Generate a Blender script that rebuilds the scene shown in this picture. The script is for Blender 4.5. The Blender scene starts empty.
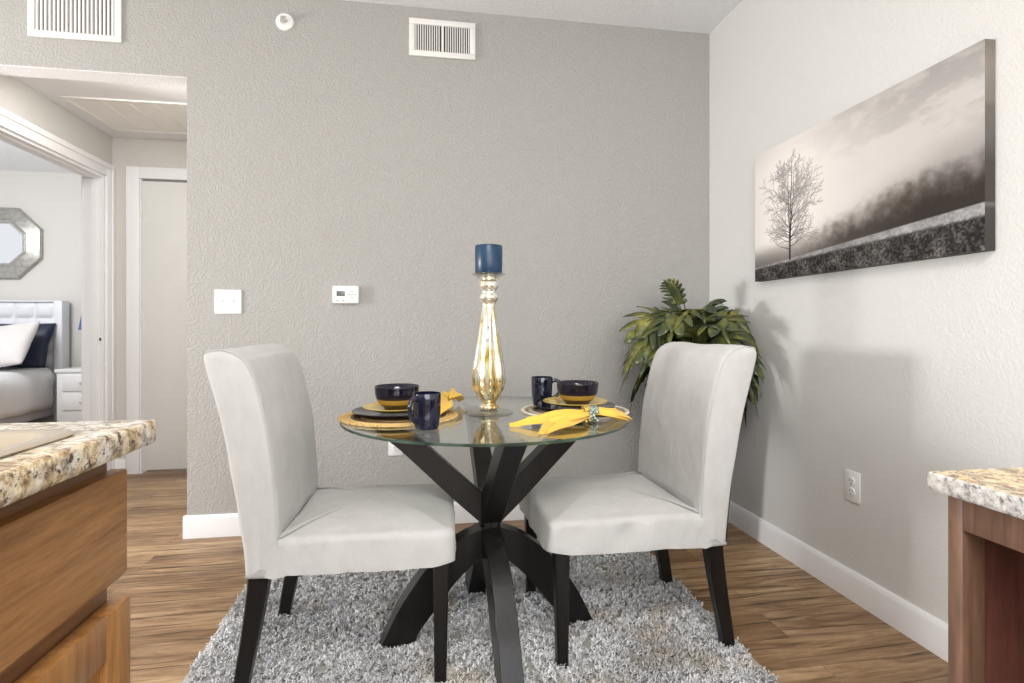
import bpy, bmesh, math, random
import numpy as np
from mathutils import Vector, Matrix, noise
random.seed(4)
RNG = np.random.default_rng(7)
PI = math.pi
SC = bpy.context.scene
COL = SC.collection

# ------------------------------------------------------------------ object helpers
def link(o, parent=None):
    COL.objects.link(o)
    if parent is not None:
        o.parent = parent
    return o

def thing(name, label, cat, loc=(0, 0, 0), rz=0.0, group=None):
    o = bpy.data.objects.new(name, None)
    o.empty_display_size = 0.05
    o.location = loc
    o.rotation_euler = (0, 0, rz)
    link(o)
    return tag(o, label, cat, group)

def tag(o, label, cat, group=None):
    o['label'] = label
    o['category'] = cat
    if group:
        o['group'] = group
    return o

def obj(name, verts, faces, mat, parent=None, sharp=35, loc=None, mats=None, midx=None):
    me = bpy.data.meshes.new(name)
    me.from_pydata([tuple(v) for v in verts], [], [tuple(f) for f in faces])
    if mats:
        for m in mats:
            me.materials.append(m)
        me.polygons.foreach_set('material_index', midx)
    else:
        me.materials.append(mat)
    me.validate()
    me.update()
    if sharp is not None:
        me.shade_smooth()
        me.set_sharp_from_angle(angle=math.radians(sharp))
    o = bpy.data.objects.new(name, me)
    if loc is not None:
        o.location = loc
    return link(o, parent)

class MB:
    """collects shapes into one mesh"""
    def __init__(s):
        s.v = []; s.f = []; s.m = []
    def add(s, v, f, mi=0):
        b = len(s.v)
        s.v += [tuple(x) for x in v]
        s.f += [tuple(b + i for i in q) for q in f]
        s.m += [mi] * len(f)
        return s
    def box(s, x0, x1, y0, y1, z0, z1, bev=0.0, mi=0, seg=2):
        if bev <= 0:
            v = [(x0,y0,z0),(x1,y0,z0),(x1,y1,z0),(x0,y1,z0),(x0,y0,z1),(x1,y0,z1),(x1,y1,z1),(x0,y1,z1)]
            f = [(0,3,2,1),(4,5,6,7),(0,1,5,4),(1,2,6,5),(2,3,7,6),(3,0,4,7)]
            return s.add(v, f, mi)
        bm = bmesh.new()
        bmesh.ops.create_cube(bm, size=1.0)
        for v in bm.verts:
            v.co = Vector(((x0+x1)/2 + v.co.x*(x1-x0), (y0+y1)/2 + v.co.y*(y1-y0), (z0+z1)/2 + v.co.z*(z1-z0)))
        bmesh.ops.bevel(bm, geom=bm.edges[:], offset=bev, segments=seg, profile=0.5, affect='EDGES')
        bm.verts.index_update()
        v = [tuple(a.co) for a in bm.verts]
        f = [tuple(a.index for a in q.verts) for q in bm.faces]
        bm.free()
        return s.add(v, f, mi)
    def lathe(s, prof, n=48, c=(0, 0, 0), mi=0, flute=None):
        v = []; f = []
        k = len(prof)
        for i in range(n):
            a = 2*PI*i/n
            for j, (r, z) in enumerate(prof):
                rr = r
                if flute:
                    rr = r * (1 + flute(z) * math.cos(8*a))
                v.append((c[0]+rr*math.cos(a), c[1]+rr*math.sin(a), c[2]+z))
        for i in range(n):
            i2 = (i+1) % n
            for j in range(k-1):
                if prof[j][0] < 1e-6 and prof[j+1][0] < 1e-6:
                    continue
                f.append((i*k+j, i2*k+j, i2*k+j+1, i*k+j+1))
        return s.add(v, f, mi)
    def tube(s, pts, rad, n=8, mi=0, closed=False):
        pts = [Vector(p) for p in pts]
        m = len(pts)
        R = rad if hasattr(rad, '__len__') else [rad]*m
        v = []; f = []
        up = Vector((0.13, 0.21, 0.97)).normalized()
        prev = None
        for i, p in enumerate(pts):
            if closed:
                t = (pts[(i+1) % m] - pts[i-1]).normalized()
            else:
                t = (pts[min(i+1, m-1)] - pts[max(i-1, 0)]).normalized()
            a = (prev - t*prev.dot(t)) if prev is not None else (up - t*up.dot(t))
            if a.length < 1e-5:
                a = t.orthogonal()
            a.normalize(); prev = a
            b = t.cross(a)
            for q in range(n):
                w = 2*PI*q/n
                v.append(p + (a*math.cos(w) + b*math.sin(w))*R[i])
        for i in range(m if closed else m-1):
            i2 = (i+1) % m
            for q in range(n):
                q2 = (q+1) % n
                f.append((i*n+q, i*n+q2, i2*n+q2, i2*n+q))
        if not closed:
            f.append(tuple(range(n))[::-1]); f.append(tuple((m-1)*n+q for q in range(n)))
        return s.add(v, f, mi)
    def prism(s, loop, axis, a0, a1, mi=0):
        """loop of 2D points extruded along axis (0:x,1:y,2:z)"""
        n = len(loop)
        def P(p, a):
            if axis == 0: return (a, p[0], p[1])
            if axis == 1: return (p[0], a, p[1])
            return (p[0], p[1], a)
        v = [P(p, a0) for p in loop] + [P(p, a1) for p in loop]
        f = [tuple(range(n))[::-1], tuple(range(n, 2*n))]
        for i in range(n):
            j = (i+1) % n
            f.append((i, j, n+j, n+i))
        return s.add(v, f, mi)
    def xf(s, M):
        s.v = [tuple(M @ Vector(p)) for p in s.v]
        return s
    def build(s, name, mat, parent=None, sharp=35, loc=None, mats=None):
        return obj(name, s.v, s.f, mat, parent, sharp, loc, mats, s.m if mats else None)

def fix_normals(o):
    bm = bmesh.new(); bm.from_mesh(o.data)
    bmesh.ops.recalc_face_normals(bm, faces=bm.faces[:])
    bm.to_mesh(o.data); bm.free()
    return o

def structure(name, mb, mat, **k):
    o = mb.build(name, mat, **k)
    o['kind'] = 'structure'
    return o

# ------------------------------------------------------------------ materials
def srgb(r, g, b):
    def c(u):
        u /= 255.0
        return u/12.92 if u <= 0.04045 else ((u+0.055)/1.055)**2.4
    return (c(r), c(g), c(b), 1.0)

class NT:
    def __init__(s, name):
        s.m = bpy.data.materials.new(name)
        s.m.use_nodes = True
        s.t = s.m.node_tree
        s.t.nodes.clear()
        s.out = s.n('ShaderNodeOutputMaterial')
    def n(s, typ, **k):
        nd = s.t.nodes.new(typ)
        for a, b in k.items():
            if a.startswith('i_'):
                nm = a[2:].replace('_', ' ')
                nd.inputs[nm].default_value = b
            else:
                setattr(nd, a, b)
        return nd
    def l(s, a, b):
        s.t.links.new(a, b)
    def coords(s, scale=(1, 1, 1), rot=(0, 0, 0), loc=(0, 0, 0)):
        tc = s.n('ShaderNodeTexCoord')
        mp = s.n('ShaderNodeMapping')
        mp.inputs['Scale'].default_value = scale
        mp.inputs['Rotation'].default_value = rot
        mp.inputs['Location'].default_value = loc
        s.l(tc.outputs['Object'], mp.inputs['Vector'])
        return mp.outputs['Vector']
    def noise(s, vec, scale, detail=3, rough=0.5, dist=0.0):
        nd = s.n('ShaderNodeTexNoise')
        nd.inputs['Scale'].default_value = scale
        nd.inputs['Detail'].default_value = detail
        nd.inputs['Roughness'].default_value = rough
        nd.inputs['Distortion'].default_value = dist
        s.l(vec, nd.inputs['Vector'])
        return nd.outputs['Fac']
    def ramp(s, fac, stops, interp='LINEAR'):
        nd = s.n('ShaderNodeValToRGB')
        cr = nd.color_ramp
        cr.interpolation = interp
        while len(cr.elements) < len(stops):
            cr.elements.new(0.5)
        for e, (p, c) in zip(cr.elements, stops):
            e.position = p; e.color = c
        s.l(fac, nd.inputs['Fac'])
        return nd.outputs['Color']
    def mix(s, fac, a, b, blend='MIX'):
        nd = s.n('ShaderNodeMix', data_type='RGBA', blend_type=blend)
        for sock, val in ((nd.inputs[0], fac), (nd.inputs[6], a), (nd.inputs[7], b)):
            if hasattr(val, 'links'):
                s.l(val, sock)
            else:
                sock.default_value = val
        return nd.outputs[2]
    def math(s, op, a, b=0.0):
        nd = s.n('ShaderNodeMath', operation=op)
        for sock, val in ((nd.inputs[0], a), (nd.inputs[1], b)):
            if hasattr(val, 'links'):
                s.l(val, sock)
            else:
                sock.default_value = val
        return nd.outputs[0]
    def bump(s, h, strength=0.3, dist=0.002):
        nd = s.n('ShaderNodeBump')
        nd.inputs['Strength'].default_value = strength
        nd.inputs['Distance'].default_value = dist
        s.l(h, nd.inputs['Height'])
        return nd.outputs['Normal']
    def bsdf(s, color, rough=0.5, metal=0.0, normal=None, **k):
        b = s.n('ShaderNodeBsdfPrincipled')
        for sock, val in ((b.inputs['Base Color'], color), (b.inputs['Roughness'], rough), (b.inputs['Metallic'], metal)):
            if hasattr(val, 'links'):
                s.l(val, sock)
            else:
                sock.default_value = val
        for a, v in k.items():
            b.inputs[a.replace('_', ' ')].default_value = v
        if normal is not None:
            s.l(normal, b.inputs['Normal'])
        s.l(b.outputs[0], s.out.inputs['Surface'])
        return b

def plain(name, col, rough=0.5, metal=0.0, var=0.04, vscale=9.0, bump=0.0, bscale=120, **k):
    t = NT(name)
    v = t.coords()
    n = t.noise(v, vscale, 3)
    c0 = tuple(x*(1-var) for x in col[:3]) + (1,)
    c1 = tuple(min(1, x*(1+var)) for x in col[:3]) + (1,)
    c = t.ramp(n, [(0.3, c0), (0.7, c1)])
    nm = t.bump(t.noise(v, bscale, 2), bump, 0.001) if bump else None
    t.bsdf(c, rough, metal, nm, **k)
    return t.m

def wall_mat(name, col, strength=0.35):
    t = NT(name)
    v = t.coords()
    h1 = t.noise(v, 110, 3, 0.55)
    h2 = t.noise(v, 190, 2)
    h = t.math('ADD', t.ramp(h1, [(0.42, (0,0,0,1)), (0.62, (1,1,1,1))]), t.math('MULTIPLY', h2, 0.25))
    c = t.ramp(t.noise(v, 1.3, 2), [(0.3, tuple(x*0.985 for x in col[:3])+(1,)), (0.7, col)])
    t.bsdf(c, 0.75, 0, t.bump(h, strength, 0.0035), Specular_IOR_Level=0.25)
    return t.m

def floor_mat():
    t = NT('wood_plank_floor')
    v = t.coords()
    br = t.n('ShaderNodeTexBrick', offset=0.37, offset_frequency=2, squash=1.0)
    t.l(v, br.inputs['Vector'])
    br.inputs['Scale'].default_value = 1.0
    br.inputs['Brick Width'].default_value = 1.22
    br.inputs['Row Height'].default_value = 0.152
    br.inputs['Mortar Size'].default_value = 0.0010
    br.inputs['Mortar Smooth'].default_value = 0.3
    br.inputs['Bias'].default_value = 0.0
    br.inputs['Color1'].default_value = (0, 0, 0, 1)
    br.inputs['Color2'].default_value = (1, 1, 1, 1)
    br.inputs['Mortar'].default_value = (0.5, 0.5, 0.5, 1)
    plank = br.outputs['Color']
    # grain shifted per plank
    sep = t.n('ShaderNodeSeparateXYZ'); t.l(v, sep.inputs[0])
    comb = t.n('ShaderNodeCombineXYZ')
    shift = t.math('MULTIPLY', plank, 7.3)
    t.l(t.math('ADD', t.math('MULTIPLY', sep.outputs[0], 1.0), shift), comb.inputs[0])
    t.l(t.math('MULTIPLY', sep.outputs[1], 9.0), comb.inputs[1])
    t.l(shift, comb.inputs[2])
    g = comb.outputs[0]
    n1 = t.noise(g, 2.0, 6, 0.64, 2.2)
    n2 = t.noise(g, 9.0, 5, 0.6, 0.8)
    n3 = t.noise(g, 1.1, 2, 0.5, 0.5)
    c = t.ramp(n1, [(0.30, srgb(114, 90, 66)), (0.38, srgb(156, 128, 96)), (0.50, srgb(188, 160, 124)), (0.64, srgb(212, 186, 150)), (0.75, srgb(222, 200, 170))])
    c = t.mix(t.math('MULTIPLY', t.ramp(n2, [(0.45, (0,0,0,1)), (0.75, (1,1,1,1))]), 0.35), c, srgb(96, 72, 54))
    tint = t.ramp(n3, [(0.35, srgb(170, 150, 132)), (0.65, srgb(255, 250, 244))])
    c = t.mix(0.7, c, tint, 'MULTIPLY')
    pl = t.ramp(plank, [(0.0, srgb(214, 205, 196)), (1.0, srgb(255, 255, 255))])
    c = t.mix(0.8, c, pl, 'MULTIPLY')
    # thin dark cracks
    cr = t.n('ShaderNodeTexWave', wave_type='BANDS', bands_direction='Y')
    t.l(g, cr.inputs['Vector'])
    cr.inputs['Scale'].default_value = 0.55
    cr.inputs['Distortion'].default_value = 7.0
    cr.inputs['Detail'].default_value = 4
    cr.inputs['Detail Scale'].default_value = 1.3
    crk = t.ramp(cr.outputs['Fac'], [(0.0, (1,1,1,1)), (0.05, (0,0,0,1))])
    gate = t.ramp(t.noise(g, 1.7, 2), [(0.42, (0,0,0,1)), (0.56, (1,1,1,1))])
    c = t.mix(t.math('MULTIPLY', t.math('MULTIPLY', crk, gate), 0.8), c, srgb(58, 42, 31))
    c = t.mix(0.5, c, srgb(238, 230, 222), 'MULTIPLY')
    c = t.mix(t.math('MULTIPLY', br.outputs['Fac'], 0.6), c, srgb(60, 45, 35))
    t.bsdf(c, t.ramp(n2, [(0.3, (0.34,)*3+(1,)), (0.7, (0.48,)*3+(1,))]), 0, t.bump(n2, 0.12, 0.002), Specular_IOR_Level=0.45)
    return t.m

def granite_mat(name, warm=1.0):
    t = NT(name)
    v = t.coords()
    n1 = t.noise(v, 40, 7, 0.72, 0.35)
    n2 = t.noise(v, 70, 6, 0.72, 0.4)
    n3 = t.noise(v, 13, 5, 0.65, 0.5)
    base = t.ramp(n1, [(0.34, srgb(104, 80, 56)), (0.43, srgb(168, 140, 102)), (0.50, srgb(212, 192, 156)), (0.60, srgb(230, 220, 198)), (0.8, srgb(206, 200, 190))])
    grey = t.ramp(n1, [(0.28, srgb(82, 74, 70)), (0.42, srgb(150, 144, 138)), (0.55, srgb(214, 212, 208)), (0.8, srgb(236, 234, 228))])
    c = t.mix(t.ramp(n3, [(0.46, (0,0,0,1)), (0.66, (1,1,1,1))]), base, grey)
    dark = t.ramp(n2, [(0.55, (0,0,0,1)), (0.60, (1,1,1,1))])
    gate = t.ramp(n3, [(0.34, (0,0,0,1)), (0.5, (1,1,1,1))])
    c = t.mix(t.math('MULTIPLY', dark, t.math('ADD', t.math('MULTIPLY', gate, 0.25), 0.7)), c, srgb(70, 54, 44))
    vo = t.n('ShaderNodeTexVoronoi'); t.l(v, vo.inputs['Vector']); vo.inputs['Scale'].default_value = 75
    sp = t.ramp(vo.outputs['Distance'], [(0.10, (1,1,1,1)), (0.22, (0,0,0,1))])
    c = t.mix(t.math('MULTIPLY', sp, 0.30), c, srgb(74, 62, 54))
    if warm > 1:
        c = t.mix(0.55, c, srgb(250, 226, 160), 'MULTIPLY')
    return t, c, n2, v

def granite(name, warm=1.0):
    t, c, n, v = granite_mat(name, warm)
    t.bsdf(c, 0.14, 0, None, Specular_IOR_Level=0.5)
    return t.m

def granite_edge(name, pale=False):
    t, c, n, v = granite_mat(name)
    if pale: c = t.mix(0.75, c, t.ramp(t.noise(v, 55, 5, 0.7), [(0.36, srgb(60, 58, 60)), (0.46, srgb(190, 190, 192)), (0.6, srgb(236, 236, 234))]))  # cold light on this edge is mixed into its colour as grey
    t.bsdf(c, 0.45, 0, t.bump(n, 0.7, 0.008))
    return t.m

def wood_mat(name, ca, cb, axis=1, scale=1.0, rough=0.42, knot=None):
    t = NT(name)
    s = [14*scale]*3
    s[axis] = 1.3*scale
    v = t.coords(tuple(s))
    n1 = t.noise(v, 2.2, 5, 0.6, 1.2)
    n2 = t.noise(v, 12, 4, 0.7, 0.3)
    mid = tuple((a+b)/2 for a, b in zip(ca, cb))
    c = t.ramp(n1, [(0.3, ca), (0.5, mid), (0.68, cb)])
    c = t.mix(t.math('MULTIPLY', t.ramp(n2, [(0.45, (0,0,0,1)), (0.7, (1,1,1,1))]), 0.4), c, tuple(x*0.55 for x in ca[:3])+(1,))
    if knot:
        tc = t.n('ShaderNodeTexCoord')
        d = t.n('ShaderNodeVectorMath', operation='DISTANCE')
        t.l(tc.outputs['Object'], d.inputs[0]); d.inputs[1].default_value = knot
        k = t.ramp(t.math('MULTIPLY', d.outputs['Value'], 60.0), [(0.15, (1,1,1,1)), (0.55, (0,0,0,1))])
        c = t.mix(t.math('MULTIPLY', k, 0.8), c, srgb(52, 34, 22))
    t.bsdf(c, rough, 0, t.bump(n2, 0.15, 0.001), Specular_IOR_Level=0.4)
    return t.m

def fabric_mat(name, col, var=0.06, weave=900, bump=0.25, rough=0.9, wrinkle=0):
    t = NT(name)
    v = t.coords()
    n = t.noise(v, 14, 4, 0.6)
    w = t.noise(v, weave*0.5, 2)
    lin = t.noise(t.coords((1, 1, 0.08)), 420, 2)
    c0 = tuple(x*(1-var) for x in col[:3]) + (1,)
    c = t.ramp(n, [(0.3, c0), (0.7, col)])
    c = t.mix(t.math('MULTIPLY', lin, 0.16), c, tuple(x*0.72 for x in col[:3])+(1,))
    if wrinkle:
        wv = t.noise(t.coords((1, 1, 0.55)), 13, 3, 0.55, 1.4)
        b1 = t.n('ShaderNodeBump'); b1.inputs['Strength'].default_value = wrinkle; b1.inputs['Distance'].default_value = 0.012
        t.l(wv, b1.inputs['Height'])
        b2 = t.n('ShaderNodeBump'); b2.inputs['Strength'].default_value = bump; b2.inputs['Distance'].default_value = 0.001
        t.l(w, b2.inputs['Height']); t.l(b1.outputs[0], b2.inputs['Normal'])
        t.bsdf(c, rough, 0, b2.outputs[0], Sheen_Weight=0.15, Specular_IOR_Level=0.15)
        return t.m
    t.bsdf(c, rough, 0, t.bump(w, bump, 0.001), Sheen_Weight=0.15, Specular_IOR_Level=0.15)
    return t.m

M = {}
M['wall_grey'] = wall_mat('grey_wall_paint', srgb(178, 176, 172), 0.7)
M['wall_light'] = wall_mat('off_white_wall_paint', srgb(220, 219, 216), 0.22)
M['wall_hall'] = wall_mat('pale_hall_paint', srgb(208, 205, 200), 0.15)
M['ceiling'] = wall_mat('ceiling_paint', srgb(240, 241, 243), 0.5)
M['trim'] = plain('white_trim_paint', srgb(242, 242, 243), 0.35, var=0.01)
M['door'] = plain('white_door_paint', srgb(226, 226, 223), 0.4, var=0.01)
M['floor'] = floor_mat()
M['plastic'] = plain('white_plastic', srgb(240, 240, 237), 0.35, var=0.01)
M['vent'] = plain('white_vent_enamel', srgb(238, 236, 232), 0.4, var=0.01)
M['void'] = plain('vent_dark_inside', srgb(70, 68, 66), 0.9)
M['lcd'] = plain('grey_display', srgb(96, 104, 100), 0.25)
M['greymark'] = plain('grey_print', srgb(150, 150, 150), 0.5)
M['darkslot'] = plain('dark_slot', srgb(60, 58, 56), 0.6)
M['hinge'] = plain('painted_hinge', srgb(225, 224, 220), 0.3)
M['steel'] = plain('brushed_steel', (0.62, 0.60, 0.57, 1), 0.28, 1.0, bump=0.05)
M['brass'] = plain('strike_brass', (0.6, 0.55, 0.45, 1), 0.3, 1.0)
M['linen'] = fabric_mat('linen_slipcover', srgb(198, 197, 194), 0.10, wrinkle=0.32)
M['blackwood'] = wood_mat('black_brown_wood', srgb(18, 15, 14), srgb(28, 24, 22), 2, 1.0, 0.38)
M['tablewood'] = wood_mat('espresso_table_wood', srgb(16, 14, 14), srgb(30, 27, 26), 2, 1.0, 0.33)
M['glaze'] = plain('navy_glaze', srgb(20, 22, 44), 0.07, var=0.25, vscale=30, Coat_Weight=0.5)
M['darkglaze'] = plain('black_plum_glaze', srgb(34, 30, 40), 0.12, var=0.2, vscale=30)
M['yellowglaze'] = plain('yellow_glaze', srgb(216, 188, 104), 0.12, var=0.05)
M['napkin'] = fabric_mat('yellow_napkin_cloth', srgb(236, 194, 86), 0.08, 1200, 0.15, 0.75)
M['beads'] = plain('blue_green_beads', srgb(150, 166, 156), 0.15, 0.5, var=0.6, vscale=140)
M['goldbeads'] = plain('gold_beads', srgb(206, 176, 92), 0.2, 0.6, var=0.3, vscale=140)
M['wax'] = plain('blue_wax', srgb(20, 54, 82), 0.34, var=0.25, vscale=26, Subsurface_Weight=0.0)
M['wick'] = plain('wick', srgb(40, 36, 32), 0.8)
M['soil'] = plain('dark_moss', srgb(48, 42, 30), 0.95, bump=0.5)
M['planter'] = plain('black_planter_resin', srgb(26, 26, 28), 0.35, var=0.1)
M['mattress'] = fabric_mat('white_bedding', srgb(238, 238, 240), 0.03)
M['sham'] = fabric_mat('white_pillow_cotton', srgb(216, 212, 210), 0.04)
M['navy'] = plain('navy_satin', srgb(28, 36, 60), 0.4, var=0.2)
M['beige'] = fabric_mat('beige_pillow_linen', srgb(214, 196, 172), 0.05)
M['leather'] = plain('white_leatherette', srgb(220, 221, 226), 0.42, var=0.02)
M['mirror'] = plain('mirror_silvering', (0.86, 0.87, 0.88, 1), 0.02, 1.0, var=0.0)
M['silverleaf'] = plain('silver_leaf', srgb(176, 174, 168), 0.35, 0.75, var=0.18, vscale=30, bump=0.3, bscale=40)
M['nightstand'] = plain('white_lacquer', srgb(226, 226, 226), 0.35, var=0.01)
M['shade'] = fabric_mat('blue_lampshade_cloth', srgb(74, 104, 148), 0.05)
M['granite'] = granite('cream_brown_granite')
M['granite_gold'] = granite('golden_granite_top', 2)
M['granite_edge'] = granite_edge('rough_granite_edge')
M['granite_edge2'] = granite_edge('coldlit_rough_granite_edge', True)
M['oak'] = wood_mat('honey_brown_wood', srgb(126, 86, 48), srgb(164, 120, 74), 1, 1.2, 0.4, knot=(-0.43+0.72, 0.70-0.0, 0.0))
M['oak2'] = wood_mat('honey_brown_door_wood', srgb(138, 92, 48), srgb(174, 126, 74), 2, 1.2, 0.38)
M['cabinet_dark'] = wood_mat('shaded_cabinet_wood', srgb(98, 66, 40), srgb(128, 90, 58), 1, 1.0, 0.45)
M['cherry'] = wood_mat('cherry_wood', srgb(100, 74, 58), srgb(130, 98, 80), 2, 1.0, 0.42)
M['cherry_panel'] = wood_mat('red_brown_panel', srgb(84, 50, 42), srgb(104, 64, 54), 2, 0.8, 0.4)

def glass_top():
    t = NT('clear_table_glass')
    tr = t.n('ShaderNodeBsdfTransparent'); tr.inputs[0].default_value = (0.93, 0.955, 0.93, 1)
    gl = t.n('ShaderNodeBsdfGlossy'); gl.inputs['Roughness'].default_value = 0.0
    gl.inputs['Color'].default_value = (1, 1, 1, 1)
    fr = t.n('ShaderNodeFresnel'); fr.inputs['IOR'].default_value = 1.52
    geo = t.n('ShaderNodeNewGeometry')
    # fresnel computed for the outside whichever side is hit
    fac = t.math('MINIMUM', fr.outputs[0], 0.9)
    mx = t.n('ShaderNodeMixShader')
    lw = t.n('ShaderNodeLayerWeight'); lw.inputs['Blend'].default_value = 0.5
    # Schlick: f0 + (1-f0)*(1-cos)^5 ; Facing output = 1-cos
    p = t.math('POWER', lw.outputs['Facing'], 4.2)
    fac = t.math('ADD', t.math('MULTIPLY', p, 0.9), 0.045)
    t.l(fac, mx.inputs[0]); t.l(tr.outputs[0], mx.inputs[1]); t.l(gl.outputs[0], mx.inputs[2])
    t.l(mx.outputs[0], t.out.inputs['Surface'])
    return t.m
def glass_edge():
    t = NT('green_glass_edge')
    v = t.coords()
    c = t.ramp(t.noise(v, 12, 2), [(0.35, srgb(30, 48, 40)), (0.65, srgb(84, 112, 96))])
    t.bsdf(c, 0.08, 0, None, Transmission_Weight=0.55, IOR=1.5)
    return t.m
M['glass'] = glass_top()
M['glass_edge'] = glass_edge()

def thin_glass():
    t = NT('thin_clear_glass')
    tr = t.n('ShaderNodeBsdfTransparent'); tr.inputs[0].default_value = (0.95, 0.94, 0.90, 1)
    gl = t.n('ShaderNodeBsdfGlossy'); gl.inputs['Roughness'].default_value = 0.02
    lw = t.n('ShaderNodeLayerWeight'); lw.inputs['Blend'].default_value = 0.5
    mx = t.n('ShaderNodeMixShader')
    t.l(t.math('ADD', t.math('MULTIPLY', t.math('POWER', lw.outputs['Facing'], 2.5), 0.8), 0.1), mx.inputs[0])
    t.l(tr.outputs[0], mx.inputs[1]); t.l(gl.outputs[0], mx.inputs[2])
    t.l(mx.outputs[0], t.out.inputs['Surface'])
    return t.m
M['thinglass'] = thin_glass()

def mercury():
    t = NT('mercury_glass')
    v = t.coords()
    sep = t.n('ShaderNodeSeparateXYZ'); t.l(v, sep.inputs[0])
    n = t.noise(v, 60, 4, 0.7)
    n2 = t.noise(t.coords((1, 1, 0.35)), 28, 3, 0.6)
    # the gold wash sits lower in the belly
    g = t.math('ADD', n2, t.ramp(sep.outputs[2], [(0.05, (0.10,)*3+(1,)), (0.34, (0.0,)*3+(1,))]))
    c = t.ramp(g, [(0.46, srgb(240, 238, 230)), (0.58, srgb(232, 220, 178)), (0.70, srgb(206, 170, 92)), (0.82, srgb(130, 96, 44))])
    c = t.mix(t.ramp(n, [(0.60, (0,0,0,1)), (0.68, (0.7,0.7,0.7,1))]), c, srgb(96, 74, 40))
    b = t.bsdf(c, 0.10, 0.72, t.bump(n, 0.12, 0.002))
    b.inputs['Coat Weight'].default_value = 0.8
    return t.m
M['mercury'] = mercury()

def bowl_mat():
    """navy glaze above, mustard glaze under it: two bands on the bowl"""
    t = NT('two_tone_glaze')
    v = t.coords()
    sep = t.n('ShaderNodeSeparateXYZ'); t.l(v, sep.inputs[0])
    f = t.ramp(t.math('MULTIPLY', sep.outputs[2], 10.0), [(0.335, (0,0,0,1)), (0.35, (1,1,1,1))])
    low = t.ramp(t.math('MULTIPLY', sep.outputs[2], 10.0), [(0.16, srgb(58, 44, 22)), (0.20, srgb(164, 130, 58))])
    c = t.mix(f, low, srgb(22, 20, 34))
    t.bsdf(c, 0.08)
    return t.m
M['bowl'] = bowl_mat()

def mat_woven():
    t = NT('woven_straw')
    v = t.coords()
    d = t.n('ShaderNodeVectorMath', operation='LENGTH'); t.l(v, d.inputs[0])
    fine = t.noise(v, 160, 2)
    r = t.math('MULTIPLY', d.outputs['Value'], 5.0)
    c = t.ramp(r, [(0.30, srgb(70, 52, 38)), (0.50, srgb(78, 58, 42)), (0.60, srgb(196, 160, 96)), (0.66, srgb(84, 64, 46)), (0.74, srgb(92, 70, 50)), (0.80, srgb(222, 190, 122)), (1.0, srgb(216, 184, 118))])
    c = t.mix(t.ramp(fine, [(0.45, (0,0,0,1)), (0.65, (0.55,)*3+(1,))]), c, srgb(120, 88, 50))
    t.bsdf(c, 0.7, 0, t.bump(fine, 0.4, 0.002))
    return t.m
M['straw'] = mat_woven()
def mat_woven_pale():
    t = NT('pale_woven_straw')
    v = t.coords()
    d = t.n('ShaderNodeVectorMath', operation='LENGTH'); t.l(v, d.inputs[0])
    fine = t.noise(v, 160, 2)
    r = t.math('MULTIPLY', d.outputs['Value'], 5.0)
    c = t.ramp(r, [(0.5, srgb(62, 50, 44)), (0.62, srgb(214, 202, 176)), (0.70, srgb(70, 58, 50)), (0.80, srgb(224, 214, 192)), (0.86, srgb(96, 80, 62)), (0.91, srgb(232, 224, 206))])
    c = t.mix(t.ramp(fine, [(0.45, (0,0,0,1)), (0.65, (0.35,)*3+(1,))]), c, srgb(140, 118, 84))
    t.bsdf(c, 0.7, 0, t.bump(fine, 0.4, 0.002))
    return t.m
M['straw2'] = mat_woven_pale()

def rug_mat(name, k=1.0):
    t = NT(name)
    v = t.coords()
    n1 = t.noise(v, 3.0, 3, 0.6, 0.4)
    n2 = t.noise(v, 70, 2, 0.6)
    n3 = t.noise(t.coords(loc=(5, 3, 0)), 4.2, 2, 0.5)
    c = t.ramp(n2, [(0.28, srgb(168, 167, 168)), (0.42, srgb(230, 230, 231)), (0.55, srgb(246, 246, 246)), (0.78, srgb(252, 251, 250))])
    dk = t.ramp(n1, [(0.40, (0,0,0,1)), (0.62, (0.5,)*3+(1,))])
    c = t.mix(dk, c, srgb(176, 175, 178), 'MULTIPLY')
    bg = t.ramp(n3, [(0.54, (0,0,0,1)), (0.66, (0.5,)*3+(1,))])
    c = t.mix(bg, c, srgb(240, 224, 198), 'MULTIPLY')
    t.bsdf(c, 0.9, 0, None, Sheen_Weight=0.2, Specular_IOR_Level=0.1)
    return t.m
M['rug'] = rug_mat('shag_yarn')
M['rugbase'] = plain('rug_backing', srgb(170, 167, 163), 0.95)

def leaf_mat():
    t = NT('philodendron_leaf')
    v = t.coords()
    n = t.noise(v, 9, 3, 0.6)
    c = t.ramp(n, [(0.30, srgb(44, 54, 44)), (0.46, srgb(66, 76, 46)), (0.60, srgb(108, 110, 52)), (0.74, srgb(156, 148, 76))])
    t.bsdf(c, 0.33, 0, t.bump(t.noise(v, 60, 2), 0.2, 0.002), Specular_IOR_Level=0.5)
    return t.m
M['leaf'] = leaf_mat()
M['stem'] = plain('green_stem', srgb(66, 70, 38), 0.5)

# ------------------------------------------------------------------ room
XR, YB, ZC = 1.632, 2.94, 2.747     # right wall, grey wall, ceiling
XO, ZO = -1.165, 2.294             # opening edge and head
XH, YH, ZH = -2.190, 4.285, 2.40    # hall: left wall, end wall, ceiling
b = MB().box(-6.2, XR+0.3, -3.0, 7.0, -0.06, 0)
structure('floor', b, M['floor'], sharp=None)
b = MB().box(-4.2, XR+0.15, -3.0, YB, ZC, ZC+0.08)
structure('ceiling', b, M['ceiling'], sharp=None)
b = MB().box(XR, XR+0.12, -2.2, YB+0.12, 0, ZC)
structure('wall_right', b, M['wall_light'], sharp=None)
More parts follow.
